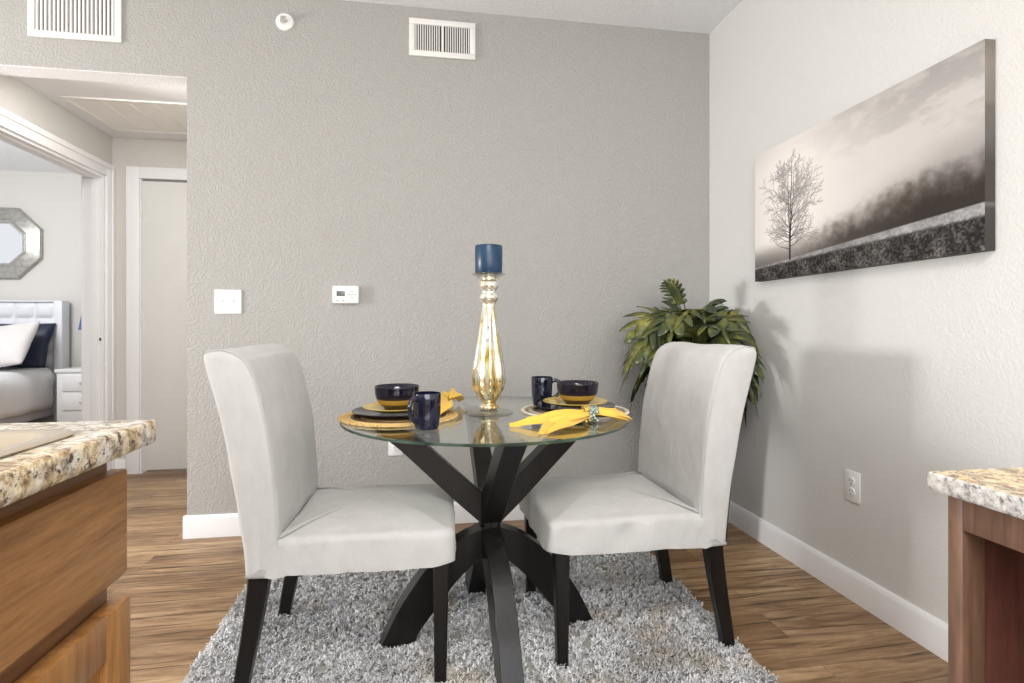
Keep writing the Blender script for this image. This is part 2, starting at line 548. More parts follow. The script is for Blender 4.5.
# grey wall with its hall opening
def wall_opening_mesh():
    m = MB()
    m.box(XO, XR, YB, YB+0.12, 0, ZC)
    m.box(XH, XO, YB, YB+0.12, ZO, ZC)
    m.box(-4.2, XH, YB, YB+0.12, 0, ZC)
    return m
structure('wall_back', wall_opening_mesh(), M['wall_grey'], sharp=None)
structure('trim_3', MB().box(XH, XO, YB+0.0005, YB+0.1195, ZO-0.003, ZO), M['ceiling'], sharp=None)
# hall shell
b = MB().box(XH-0.12, XH, YB+0.12, 3.19, 0, ZH).box(XH-0.12, XH, 3.19, 4.1950, 2.10, ZH).box(XH-0.12, XH, 4.1950, YH, 0, ZH)
b.box(XO+0.0, XO+0.12, YB+0.12, YH, 0, ZH)
structure('wall_hall', b, M['wall_hall'], sharp=None)
DX0, DX1 = -1.998, -1.24
b = MB().box(XH-0.12, DX0-0.01, YH, YH+0.12, 0, ZH+0.4).box(DX1+0.01, XO+0.12, YH, YH+0.12, 0, ZH+0.4).box(DX0-0.01, DX1+0.01, YH, YH+0.12, 2.115, ZH+0.4)
structure('wall_hall_end', b, M['wall_hall'], sharp=None)
b = MB().box(XH-0.12, XO+0.12, YB+0.12, YH, ZH, ZH+0.05)
structure('ceiling_hall', b, M['ceiling'], sharp=None)
# bedroom shell
b = MB().box(-6.2, XH-0.0, 6.72, 6.84, 0, ZC)
structure('wall_bedroom_back', b, M['wall_hall'], sharp=None)
b = MB().box(XH-0.12, XH, YH+0.12, 6.72, 0, ZC)
structure('wall_bedroom_right', b, M['wall_hall'], sharp=None)
b = MB().box(-6.2, XH-0.12, YB+0.12, 6.84, ZC, ZC+0.06).box(XH-0.12, XH, YB+0.12, 6.84, ZC, ZC+0.06)
structure('ceiling_bedroom', b, M['ceiling'], sharp=None)
b = MB().box(XH-0.12, XH, YB+0.12, YH+0.12, ZH+0.05, ZC)
structure('wall_above_hall', b, M['wall_hall'], sharp=None)

# baseboards: rounded top edge profile
def base_loop(y0, sgn, h=0.112, t=0.014):
    return [(y0, 0), (y0+sgn*t, 0), (y0+sgn*t, h-0.02), (y0+sgn*(t-0.004), h-0.006), (y0+sgn*0.005, h), (y0, h)]
b = MB()
lp = base_loop(YB, -1)
b.prism([(y, z) for y, z in lp], 0, XO-0.014, XR)
b.box(XO-0.014, XO, YB-0.0, YB+0.13, 0, 0.108, 0.002)
fix_normals(structure('baseboard_back', b, M['trim'], sharp=25))
b = MB().prism([(x, z) for x, z in base_loop(XR, -1)], 1, 0.93, YB-0.012)
fix_normals(structure('baseboard_right', b, M['trim'], sharp=25))
b = MB().box(XH, DX0-0.1, YH-0.013, YH, 0, 0.11, 0.003)
structure('baseboard_hall', b, M['trim'])

# casing round the bedroom doorway (left wall of hall) with its jamb and stop
b = MB()
b.box(XH, XH+0.016, 4.1950, YH-0.002, 0, 2.19, 0.004)
b.box(XH, XH+0.016, 3.10, 4.1950, 2.10, 2.19, 0.004)
b.box(XH, XH+0.016, 3.10, 3.19, 0, 2.19, 0.004)
b.box(XH+0.016, XH+0.024, 4.2500, YH-0.002, 0, 2.19, 0.003)
b.box(XH+0.016, XH+0.024, 3.10, 4.2500, 2.155, 2.19, 0.003)
b.box(XH-0.12, XH, 4.1770, 4.1950, 0, 2.10)
b.box(XH-0.12, XH, 3.19, 4.1770, 2.083, 2.10)
b.box(XH-0.12, XH, 3.19, 3.208, 0, 2.083)
b.box(XH-0.075, XH-0.035, 4.1650, 4.1770, 0, 2.083, 0.002)
b.box(XH-0.075, XH-0.035, 3.208, 4.1650, 2.071, 2.083, 0.002)
b.box(XH-0.136, XH-0.12, 4.1750, 4.2550, 0, 2.17, 0.003)
b.box(XH-0.136, XH-0.12, 3.13, 4.1750, 2.09, 2.17, 0.003)
tr1 = structure('trim_1', b, M['trim'])
b = MB().box(XH-0.033, XH-0.004, 4.1755, 4.1775, 0.93, 1.0, 0.0005)
sp = b.build('strike_plate', M['plastic'], tr1)
MB().box(XH-0.024, XH-0.012, 4.1745, 4.1757, 0.955, 0.975).build('latch_hole', M['darkslot'], sp)
# casing and slab of the hall door
b = MB()
b.box(DX0-0.095, DX0-0.01, YH-0.018, YH, 0, 2.195, 0.005)
b.box(DX1+0.01, DX1+0.085, YH-0.018, YH, 0, 2.195, 0.005)
b.box(DX0-0.01, DX1+0.01, YH-0.018, YH, 2.112, 2.195, 0.005)
b.box(DX0-0.01, DX0-0.002, YH, YH+0.1, 0, 2.112); b.box(DX1+0.002, DX1+0.01, YH, YH+0.1, 0, 2.112)
structure('trim_2', b, M['trim'])
d1 = structure('door_1', MB().box(DX0, DX1, YH+0.004, YH+0.04, 0.022, 2.098, 0.002), M['door'])
for z in (0.25, 1.10, 1.88):
    MB().box(DX0-0.012, DX0+0.006, YH-0.004, YH+0.006, z-0.045, z+0.045, 0.003).build('hinge', M['hinge'], d1)
h = MB().lathe([(0.0, 0), (0.03, 0), (0.03, 0.006), (0.012, 0.012), (0.012, 0.035), (0.026, 0.045), (0.028, 0.06), (0.018, 0.07), (0, 0.072)], 24)
h.xf(Matrix.Translation((DX1-0.07, YH+0.004, 0.95)) @ Matrix.Rotation(PI/2, 4, 'X'))
h.build('door_knob', M['steel'], d1)

# return-air panel in the hall ceiling
t = thing('ceiling_grille', 'large white ribbed access panel set in the hallway ceiling', 'ceiling panel', (-1.70, 3.76, ZH))
x0, x1, y0, y1 = -0.395, 0.50, -0.20, 0.366
m = MB().box(x0, x1, y0, y0+0.03, -0.010, 0, 0.003).box(x0, x1, y1-0.03, y1, -0.010, 0, 0.003).box(x0, x0+0.03, y0+0.03, y1-0.03, -0.010, 0, 0.003).box(x1-0.03, x1, y0+0.03, y1-0.03, -0.010, 0, 0.003)
m.build('frame', M['vent'], t)
m = MB().box(x0+0.03, x1-0.03, y0+0.03, y1-0.03, -0.006, -0.001)
for k in range(0, 5):
    xx = x0 + 0.20 + k*0.145
    m.box(xx-0.006, xx+0.006, y0+0.03, y1-0.03, -0.010, -0.004, 0.002)
m.build('panel', M['vent'], t)

# ------------------------------------------------------------------ things on the walls
def wall_vent(name, label, x0, x1, z0, z1, groups, n, group):
    w, hh = x1-x0, z1-z0
    t = thing(name, label, 'air vent', ((x0+x1)/2, YB, (z0+z1)/2), 0, group)
    e = 0.03
    m = MB()
    m.box(-w/2, w/2, -0.012, 0, -hh/2, -hh/2+e, 0.003).box(-w/2, w/2, -0.012, 0, hh/2-e, hh/2, 0.003)
    m.box(-w/2, -w/2+e, -0.012, 0, -hh/2+e, hh/2-e, 0.003).box(w/2-e, w/2, -0.012, 0, -hh/2+e, hh/2-e, 0.003)
    for g in range(1, groups):
        xx = -w/2+e + g*(w-2*e)/groups
        m.box(xx-0.006, xx+0.006, -0.012, 0, -hh/2+e, hh/2-e)
    for s in (-1, 1):
        v = MB().lathe([(0, 0.0), (0.004, 0.0), (0.003, 0.002), (0, 0.0025)], 10)
        v.xf(Matrix.Translation((s*(w/2-e/2), -0.012, 0)) @ Matrix.Rotation(PI/2, 4, 'X'))
        m.add(v.v, v.f)
    m.build('frame', M['vent'], t)
    MB().box(-w/2+e, w/2-e, -0.001, 0.0, -hh/2+e, hh/2-e).build('backing', M['void'], t)
    m = MB()
    iw = w-2*e
    for k in range(n):
        xx = -iw/2 + (k+0.5)*iw/n
        if groups > 1 and abs(xx) < 0.008:
            continue
        hw = iw/n*0.27
        m.add([(xx-hw, -0.010, -hh/2+e), (xx+hw*0.6, -0.010, -hh/2+e), (xx+hw, -0.002, -hh/2+e), (xx, -0.002, -hh/2+e),
               (xx-hw, -0.010, hh/2-e), (xx+hw*0.6, -0.010, hh/2-e), (xx+hw, -0.002, hh/2-e), (xx, -0.002, hh/2-e)],
              [(0,3,2,1), (4,5,6,7), (0,1,5,4), (1,2,6,5), (2,3,7,6), (3,0,4,7)])
    m.build('louvres', M['vent'], t)
wall_vent('wall_vent', 'small white two-bay wall vent high on the grey wall near the ceiling', -0.078, 0.273, 2.486, 2.684, 2, 24, None)
wall_vent('wall_vent', 'larger single-bay white vent on the grey wall above the hallway opening', -1.862, -1.457, 2.437, 2.70, 1, 19, None)

t = thing('wall_sprinkler', 'small round white sprinkler head on the upper grey wall', 'sprinkler', (-0.702, YB, 2.608))
R = Matrix.Rotation(PI/2, 4, 'X')
m = MB().lathe([(0, 0.0), (0.044, 0.0), (0.044, 0.004), (0.040, 0.009), (0.022, 0.012), (0.018, 0.006), (0, 0.006)], 36).xf(R)
m.build('escutcheon', M['plastic'], t)
m = MB().lathe([(0, 0.006), (0.008, 0.006), (0.007, 0.03), (0.013, 0.034), (0.013, 0.037), (0, 0.038)], 20).xf(R)
m.tube([(-0.014, -0.008, 0.0), (-0.014, -0.028, 0.0), (0, -0.036, 0)], 0.0016, 6).tube([(0.014, -0.008, 0.0), (0.014, -0.028, 0.0), (0, -0.036, 0)], 0.0016, 6)
m.box(-0.016, 0.016, -0.032, -0.030, 0.010, 0.014)
m.build('nozzle', M['steel'], t)

t = thing('thermostat', 'white digital thermostat with small grey screen on the grey wall', 'thermostat', (-0.399, YB, 1.217))
MB().box(-0.066, 0.066, -0.026, 0, -0.046, 0.046, 0.008, seg=4).build('housing', M['plastic'], t)
MB().box(-0.045, -0.004, -0.0275, -0.0255, -0.008, 0.018, 0.0008).build('display', M['lcd'], t)
for dx, dz in ((0, 0.015), (0, -0.013), (-0.015, 0.001), (0.015, 0.001), (0, 0.001)):
    MB().box(0.032+dx-0.004, 0.032+dx+0.004, -0.028, -0.0255, dz-0.0025, dz+0.0025, 0.001).build('button', M['greymark'], t)
for dx in (-0.040, -0.012):
    MB().box(dx-0.006, dx+0.006, -0.028, -0.0255, -0.034, -0.029, 0.001).build('button', M['greymark'], t)

t = thing('light_switch', 'square white double light switch on the grey wall beside the opening', 'light switch', (-0.972, YB, 1.177))
MB().box(-0.0635, 0.0635, -0.007, 0, -0.0605, 0.0605, 0.003).build('cover_plate', M['plastic'], t)
for s in (-0.024, 0.024):
    MB().box(s-0.005, s+0.005, -0.009, -0.006, -0.012, 0.012, 0.001).build('switch_slot', M['plastic'], t)
    MB().box(s-0.004, s+0.004, -0.020, -0.006, 0.0, 0.009, 0.0015).build('toggle', M['plastic'], t)

def outlet(label, loc, rz):
    t = thing('power_outlet', label, 'outlet', loc, rz)
    MB().box(-0.037, 0.037, -0.006, 0, -0.059, 0.059, 0.0025).build('cover_plate', M['plastic'], t)
    for s in (-0.020, 0.020):
        m = MB().lathe([(0, 0), (0.0165, 0), (0.0165, 0.0085), (0.015, 0.010), (0, 0.010)], 28).xf(Matrix.Translation((0, 0, s)) @ R)
        so = m.build('socket', M['plastic'], t)
        m = MB().box(-0.008, -0.0055, -0.0105, -0.0098, s-0.001, s+0.009).box(0.0045, 0.007, -0.0105, -0.0098, s, s+0.008).box(-0.0025, 0.0025, -0.0105, -0.0098, s-0.011, s-0.006)
        m.build('slots', M['darkslot'], so)
outlet('white wall outlet low on the grey wall, seen under the glass tabletop', (-0.148, YB, 0.432), 0)
outlet('white wall outlet on the pale wall below the canvas print', (XR, 1.867, 0.436), -PI/2)

# ------------------------------------------------------------------ canvas print
def vnoise(h, w, gy, gx, rng):
    g = rng.random((gy+3, gx+3))
    y = np.linspace(0, gy, h); x = np.linspace(0, gx, w)
    yi = y.astype(int); xi = x.astype(int)
    fy = y-yi; fx = x-xi
    fy = fy*fy*(3-2*fy); fx = fx*fx*(3-2*fx)
    a = g[np.ix_(yi, xi)]; b_ = g[np.ix_(yi, xi+1)]; c = g[np.ix_(yi+1, xi)]; d = g[np.ix_(yi+1, xi+1)]
    return (a*(1-fx)+b_*fx)*(1-fy[:, None]) + (c*(1-fx)+d*fx)*fy[:, None]
def fbm(h, w, gy, gx, rng, o=5, k=0.55):
    s = np.zeros((h, w)); a = 1; t_ = 0
    for i in range(o):
        s += a*vnoise(h, w, gy*2**i, gx*2**i, rng); t_ += a; a *= k
    return s/t_
def sstep(a, b_, x):
    t_ = np.clip((x-a)/(b_-a), 0, 1)
    return t_*t_*(3-2*t_)
def print_image(h, w):
    rng = np.random.default_rng(11)
    v = np.linspace(0, 1, h)[:, None]; u = np.linspace(0, 1, w)[None, :]
    cl = fbm(h, w, 5, 5, rng); fine = fbm(h, w, 24, 40, rng, 4)
    sky = 0.86 + 0*u*v
    sky = sky + 0.10*np.exp(-((u-0.22)/0.25)**2)
    sky = sky - 0.10*sstep(0.35, 1.0, u*0.75+v*0.35)*sstep(0.40, 0.68, fbm(h, w, 9, 7, rng, 5, 0.6))*sstep(0.5, 0.8, v) - 0.08*sstep(.4, 1, u)
    sky = sky - 0.05*sstep(0.8, 1.0, v)
    img = np.stack([sky, sky*0.975, sky*0.955], -1)
    def over(mask, col):
        nonlocal img
        c = np.array(col) if not isinstance(col, np.ndarray) else col
        img = img*(1-mask[..., None]) + c*mask[..., None]
    top = 0.22 + 0.52*np.clip(u, 0, 1)**1.15 + (cl-0.5)*0.10
    far = sstep(0.0, 0.30, top - v)*(0.25+0.75*sstep(0.2, 1.0, u))
    over(far*0.6, (0.50, 0.48, 0.47))
    top2 = 0.24 + 0.30*u**0.9 + (cl-0.5)*0.12
    core = sstep(0.0, 0.24, top2 - v + (fine-0.5)*0.10*sstep(0.1, 0.5, u))
    core = core*np.clip(0.50 + 0.6*u, 0, 1)
    over(core*0.95, (0.17, 0.14, 0.12))
    brown = sstep(0.5, 0.75, fbm(h, w, 5, 8, rng))*core*sstep(0.35, 0.8, u)
    over(brown*0.5, (0.24, 0.18, 0.13))
    lf = sstep(0.30, 0.12, v)*sstep(0.35, 0.0, u)
    over(lf*0.55, (0.26, 0.24, 0.23))
    # meadow
    line = 0.105 + 0.125*u
    gm = sstep(0.004, -0.004, v - line)
    g1 = 0.5+(fbm(h, w, 100, 170, rng, 1)-0.5)*0.55+(fbm(h, w, 14, 30, rng, 2)-0.5)*0.5
    snow = 0.72 - 0.25*g1
    over(gm, np.stack([snow, snow*0.99, snow*0.99], -1)*np.ones((h, w, 1)))
    line2 = line - (0.006 + 0.055*u) + (g1-0.5)*0.02
    gd = sstep(0.010, -0.012, v - line2)
    gr = 0.08 + 0.62*np.clip(g1-0.26, 0, 1)
    over(gd, np.stack([gr*1.04, gr*0.99, gr*0.96], -1))
    # the bare tree
    tree = np.zeros((h, w)); 
    asp = 1.092/0.6
    def seg(x0, y0, x1, y1, wd, op):
        L = math.hypot((x1-x0)*w, (y1-y0)*h)
        n = max(2, int(L*1.5))
        r = wd*h
        for i in range(n+1):
            f_ = i/n
            cx = (x0+(x1-x0)*f_)*w; cy = (y0+(y1-y0)*f_)*h
            k = int(r)+2
            ix, iy = int(cx), int(cy)
            ys = np.arange(max(0, iy-k), min(h, iy+k+2)); xs = np.arange(max(0, ix-k), min(w, ix+k+2))
            if len(ys) == 0 or len(xs) == 0: continue
            dd = np.hypot(xs[None, :]-cx, ys[:, None]-cy)
            a = np.clip(r+0.6-dd, 0, 1)*op
            sub = tree[ys[0]:ys[-1]+1, xs[0]:xs[-1]+1]
            np.maximum(sub, a, out=sub)
    rr = random.Random(5)
    def branch(x, y, ang, ln, wd, dep):
        if dep == 0 or ln < 0.012: return
        n = 4
        for i in range(n):
            a2 = ang + rr.uniform(-0.16, 0.16)
            x2 = x + math.cos(a2)*ln/n/asp; y2 = y + math.sin(a2)*ln/n
            seg(x, y, x2, y2, max(wd, 0.0009), min(1, 0.62+wd*130))
            x, y = x2, y2
            ang = a2 + (PI/2-ang)*0.05
            if dep > 1:
                for s in (-1, 1):
                    if rr.random() < 0.6:
                        branch(x, y, ang+s*rr.uniform(0.4, 0.85), ln*rr.uniform(0.36, 0.55), wd*0.5, dep-1)
            wd *= 0.85
    x, y = 0.232, 0.14
    seg(x, 0.128, x, 0.24, 0.0085, 1)
    for (yy_, s_) in ((0.20, 1), (0.22, -1), (0.25, 1), (0.26, -1)): branch(x, yy_, PI/2+s_*1.2, 0.20, 0.0022, 3)
    for (tx, ty, wd) in ((0.222, 0.80, 0.0060), (0.240, 0.86, 0.0070), (0.252, 0.78, 0.0045)):
        px, py = x, 0.24
        for i in range(1, 15):
            f_ = i/14
            qx = x + (tx-x)*min(1, f_*1.6) + rr.uniform(-0.003, 0.003); qy = 0.24 + (ty-0.24)*f_
            w2 = wd*(1-f_*0.8)
            seg(px, py, qx, qy, w2, 1)
            px, py = qx, qy
            L = 0.21*math.sin(PI*min(1, 0.36+f_*0.62))**0.8+0.03
            for s in (-1, 1):
                if rr.random() < 0.62:
                    branch(qx, qy, PI/2+s*rr.uniform(0.6, 1.25), L*rr.uniform(0.45, 1.15), w2*0.45, 3)
    over(tree*0.92, (0.09, 0.08, 0.075))
    return np.clip(img, 0.02, 1)

def canvas_print():
    w, h = 560, 308
    W, Hh, D = 1.107, 0.610, 0.035
    img = print_image(h, w)
    lin = np.where(img <= 0.04045, img/12.92, ((img+0.055)/1.055)**2.4)
    t = thing('canvas_print', 'wide black and white canvas of a bare tree in mist on the pale wall', 'picture', (XR-0.0015, 1.890, 1.576))
    # face looks to -x ; u runs from +y (left) to -y (right)
    yy = W/2 - np.linspace(0, 1, w)*W
    zz = -Hh/2 + np.linspace(0, 1, h)*Hh
    Y, Z = np.meshgrid(yy, zz)
    V = np.stack([np.full(Y.shape, -D), Y, Z], -1).reshape(-1, 3)
    idx = np.arange(h*w).reshape(h, w)
    F = np.stack([idx[:-1, :-1], idx[:-1, 1:], idx[1:, 1:], idx[1:, :-1]], -1).reshape(-1, 4)
    me = bpy.data.meshes.new('printed_face')
    me.from_pydata(V.tolist(), [], F.tolist())
    at = me.color_attributes.new('print', 'FLOAT_COLOR', 'POINT')
    at.data.foreach_set('color', np.concatenate([lin.reshape(-1, 3), np.ones((h*w, 1))], 1).astype(np.float32).ravel())
    m = NT('canvas_ink')
    a = m.n('ShaderNodeAttribute', attribute_name='print')
    m.bsdf(a.outputs['Color'], 0.6, 0, m.bump(m.noise(m.coords(), 700, 1), 0.1, 0.0006), Specular_IOR_Level=0.3)
    me.materials.append(m.m)
    me.update()
    o = bpy.data.objects.new('printed_face', me)
    link(o, t)
    # wrapped sides carry the print on round the stretcher
    side = MB()
    D2 = D-0.0003
    mm = NT('canvas_wrap')
    v = mm.coords()
    sp_ = mm.n('ShaderNodeSeparateXYZ'); mm.l(v, sp_.inputs[0])
    zf = mm.math('ADD', mm.math('MULTIPLY', sp_.outputs[2], 1/Hh), 0.5)
    c = mm.ramp(zf, [(0.0, srgb(44, 42, 40)), (0.20, srgb(60, 56, 53)), (0.22, srgb(104, 102, 101)), (0.235, srgb(56, 50, 46)), (0.42, srgb(62, 56, 52)), (0.55, srgb(96, 92, 89)), (0.68, srgb(104, 98, 92)), (0.72, srgb(124, 116, 108)), (0.88, srgb(138, 128, 118)), (1.0, srgb(120, 110, 100))])
    n_ = mm.noise(v, 40, 3)
    c = mm.mix(mm.math('MULTIPLY', n_, 0.3), c, srgb(60, 52, 46))
    mm.bsdf(c, 0.6, 0)
    side.add([(-D2, W/2, -Hh/2), (-D2, W/2, Hh/2), (-D2, -W/2, Hh/2), (-D2, -W/2, -Hh/2), (0, W/2, -Hh/2), (0, W/2, Hh/2), (0, -W/2, Hh/2), (0, -W/2, -Hh/2)],
             [(0,4,5,1), (1,5,6,2), (2,6,7,3), (3,7,4,0), (4,7,6,5)])
    side.build('wrapped_edge', mm.m, t, sharp=None)
canvas_print()

# ------------------------------------------------------------------ rug
RX0, RX1, RY0, RY1 = -0.70, 1.02, 0.52, 2.66
def rug():
    t = thing('shag_rug', 'thick shaggy grey and white rug under the dining table', 'rug', ((RX0+RX1)/2, (RY0+RY1)/2, 0))
    w, l = RX1-RX0, RY1-RY0
    MB().box(-w/2, w/2, -l/2, l/2, 0, 0.013, 0.004).build('backing', M['rugbase'], t)
    # strands spring from tufts: each tuft leans its own way
    nc = 19000
    cx_ = RNG.uniform(-w/2+0.008, w/2-0.008, nc); cy_ = RNG.uniform(-l/2+0.008, l/2-0.008, nc)
    keep = (cy_ > -0.42) | (RNG.random(nc) < 0.4)
    cx_, cy_ = cx_[keep], cy_[keep]; nc = len(cx_)
    caz = RNG.uniform(0, 2*PI, nc); cln = RNG.uniform(0.2, 1.15, nc); chh = RNG.uniform(0.75, 1.2, nc)
    k6 = 6
    x = np.repeat(cx_, k6)+RNG.normal(0, 0.0026, nc*k6); y = np.repeat(cy_, k6)+RNG.normal(0, 0.0026, nc*k6)
    n = len(x)
    az = np.repeat(caz, k6)+RNG.normal(0, 0.55, n)
    ln = RNG.uniform(0.020, 0.030, n)*np.repeat(chh, k6)
    lean = np.clip(np.repeat(cln, k6)+RNG.normal(0, 0.15, n), 0.05, 1.3)
    K, S = 5, 3
    rad = RNG.uniform(0.0017, 0.0028, n)
    V = np.zeros((n, K, S, 3))
    curl = RNG.normal(0, 3.2, n)
    px, py, pz = x.copy(), y.copy(), np.full(n, 0.011)
    for k in range(K):
        a = az + curl*k/K
        tilt = lean*(k/(K-1))*1.15
        if k:
            px = px + np.cos(a)*np.sin(tilt)*ln/(K-1); py = py + np.sin(a)*np.sin(tilt)*ln/(K-1); pz = pz + np.cos(tilt)*ln/(K-1)*0.85
        rk = rad*(0.8, 0.9, 1.05, 1.25, 1.0)[k]
        for s in range(S):
            w_ = 2*PI*s/S + k*0.5
            V[:, k, s, 0] = px + rk*np.cos(w_+a); V[:, k, s, 1] = py + rk*np.sin(w_+a); V[:, k, s, 2] = pz + rk*0.5*np.sin(w_)*np.sin(tilt)
    base = (np.arange(n)*K*S)[:, None]
    fl = []
    for k in range(K-1):
        for s in range(S):
            s2 = (s+1) % S
            fl.append([k*S+s, k*S+s2, (k+1)*S+s2, (k+1)*S+s])
    fl = np.array(fl)
    F = (base[:, :, None] + fl[None]).reshape(-1, 4)
    me = bpy.data.meshes.new('pile')
    nv = n*K*S
    me.vertices.add(nv); me.vertices.foreach_set('co', V.reshape(-1).astype(np.float32))
    me.loops.add(F.size); me.loops.foreach_set('vertex_index', F.reshape(-1).astype(np.int32))
    me.polygons.add(len(F)); me.polygons.foreach_set('loop_start', (np.arange(len(F))*4).astype(np.int32))
    me.polygons.foreach_set('loop_total', np.full(len(F), 4, np.int32))
    me.materials.append(M['rug'])
    me.update(calc_edges=True)
    me.shade_smooth()
    o = bpy.data.objects.new('pile', me)
    o['kind'] = 'stuff'
    link(o, t)
rug()
ZF = 0.014   # feet stand on the rug's backing

# ------------------------------------------------------------------ dining chairs
def catmull(pts, n=6, closed=False):
    P = [Vector(p) for p in pts]; out = []
    m = len(P)
    for i in range(m if closed else m-1):
        p0 = P[(i-1) % m] if closed or i > 0 else P[0]
        p1 = P[i]; p2 = P[(i+1) % m]
        p3 = P[(i+2) % m] if closed or i+2 < m else P[-1]
        for k in range(n):
            t_ = k/n
            out.append(0.5*((2*p1)+(p2-p0)*t_+(2*p0-5*p1+4*p2-p3)*t_*t_+(3*p1-p0-3*p2+p3)*t_**3))
    if not closed: out.append(P[-1])
    return out

def loft(rings, cap0=True, cap1=True):
    n = len(rings[0]); v = [p for r in rings for p in r]; f = []
    for i in range(len(rings)-1):
        for j in range(n):
            k = (j+1) % n
            f.append((i*n+j, i*n+k, (i+1)*n+k, (i+1)*n+j))
    if cap0: f.append(tuple(range(n))[::-1])
    if cap1: f.append(tuple((len(rings)-1)*n+j for j in range(n)))
    return v, f

def chair_back(seed):
    # closed profile in (x, z): rear side up, over the rolled top, down the front
    front = [(-0.197, 0.338), (-0.199, 0.42), (-0.203, 0.50), (-0.210, 0.60), (-0.222, 0.72), (-0.238, 0.80), (-0.258, 0.88), (-0.282, 0.938), (-0.316, 0.966), (-0.352, 0.976)]
    rear = [(-0.386, 0.971), (-0.397, 0.950), (-0.387, 0.90), (-0.369, 0.84), (-0.345, 0.74), (-0.330, 0.65), (-0.310, 0.55), (-0.298, 0.46), (-0.292, 0.40), (-0.288, 0.338)]
    lp = [Vector((p.x, p.y)) for p in catmull([(a, b_, 0) for a, b_ in front], 5)] + [Vector((p.x, p.y)) for p in catmull([(a, b_, 0) for a, b_ in rear], 5)]
    # refine the straight bottom
    n = len(lp)
    nr = []
    for i in range(n):
        a = lp[i-1]; c = lp[(i+1) % n]
        t_ = (c-a).normalized()
        nr.append(Vector((t_.y, -t_.x)))
    # make normals point outward
    cen = sum(lp, Vector((0, 0)))/n
    if sum((lp[i]-cen).dot(nr[i]) for i in range(n)) < 0:
        nr = [-q for q in nr]
    W = 0.252
    st = []
    r = 0.014
    for a in (0, 18, 36, 54, 72, 90):
        a_ = math.radians(a)
        st.append((-W + r*(1-math.sin(a_)) , r*(1-math.cos(a_))))
    st = [(-W + r - r*math.cos(math.radians(a)), r - r*math.sin(math.radians(a))) for a in (0, 18, 36, 54, 72, 90)]
    mids = [(-W + r + (2*W-2*r)*k/22, 0) for k in range(1, 22)]
    st = st + mids + [(-y, e) for y, e in st[::-1]]
    rings = []
    for y, e in st:
        ring = []
        cr = (1-(y/W)**2)
        for i in range(n):
            p = lp[i]; q = nr[i]
            bulge = 0.012*cr*(0.5+0.5*max(-1, min(1, q.x*2))) if q.x > 0.2 and 0.46 < p.y < 0.95 else 0
            wz = noise.noise(Vector((p.x*6+seed, y*7, p.y*5)))*0.0035 + noise.noise(Vector((p.x*16, y*14+seed, p.y*11)))*0.0016
            off = -e + bulge + wz
            ring.append((p.x+q.x*off, y, p.y+q.y*off))
        rings.append(ring)
    # inner cap rings for the flat sides with soft vertical wrinkles
    def side(ring, sgn):
        out = []
        cx = sum(p[0] for p in ring)/n; 
        # spine of the panel: the middle of front and rear at each height
        zf = [(p[2], p[0]) for p in ring]
        def span(z):
            xs = []
            for i in range(n):
                a = ring[i]; c = ring[(i+1) % n]
                if (a[2]-z)*(c[2]-z) <= 0 and abs(a[2]-c[2]) > 1e-9:
                    xs.append(a[0]+(c[0]-a[0])*(z-a[2])/(c[2]-a[2]))
            return (min(xs)+max(xs))/2
        for f_ in (0.18, 0.42, 0.66, 0.88):
            rr_ = []
            for i in range(n):
                p = ring[i]; z = p[2]
                zc = min(max(z, 0.372), 0.945)
                xc = span(zc)
                x = p[0]+(xc-p[0])*f_; z2 = z+(zc-z)*f_
                w = (noise.noise(Vector((x*26, seed*3, z2*6)))*0.0055 + 0.004)*f_**0.6
                rr_.append((x, p[1]+sgn*w, z2))
            out.append(rr_)
        return out
    s0 = side(rings[0], -1)[::-1]; s1 = side(rings[-1], 1)
    v, f = loft(s0+rings+s1, False, False)
    # close the thin slit left along each spine
    N_ = len(v)//n
    for b0 in (0, (N_-1)*n):
        h_ = n//2
        for i in range(n-2):
            a = i//2+1 if i % 2 else i//2
            pass
        L_ = list(range(n))
        i, j = 0, n-1
        while j-i > 1:
            f.append((b0+i, b0+i+1, b0+j-1, b0+j) if j-i > 2 else (b0+i, b0+i+1, b0+j))
            i += 1; j -= 1
    m = MB().add(v, f)
    # stitched seam along both front edges
    k = len([1 for p in lp])//2
    for sgn in (-1, 1):
        pts = [(lp[i].x+nr[i].x*(-0.002), sgn*(W-0.002), lp[i].y+nr[i].y*(-0.002)) for i in range(4, k+3)]
        m.tube(pts, 0.0015, 6)
    return m

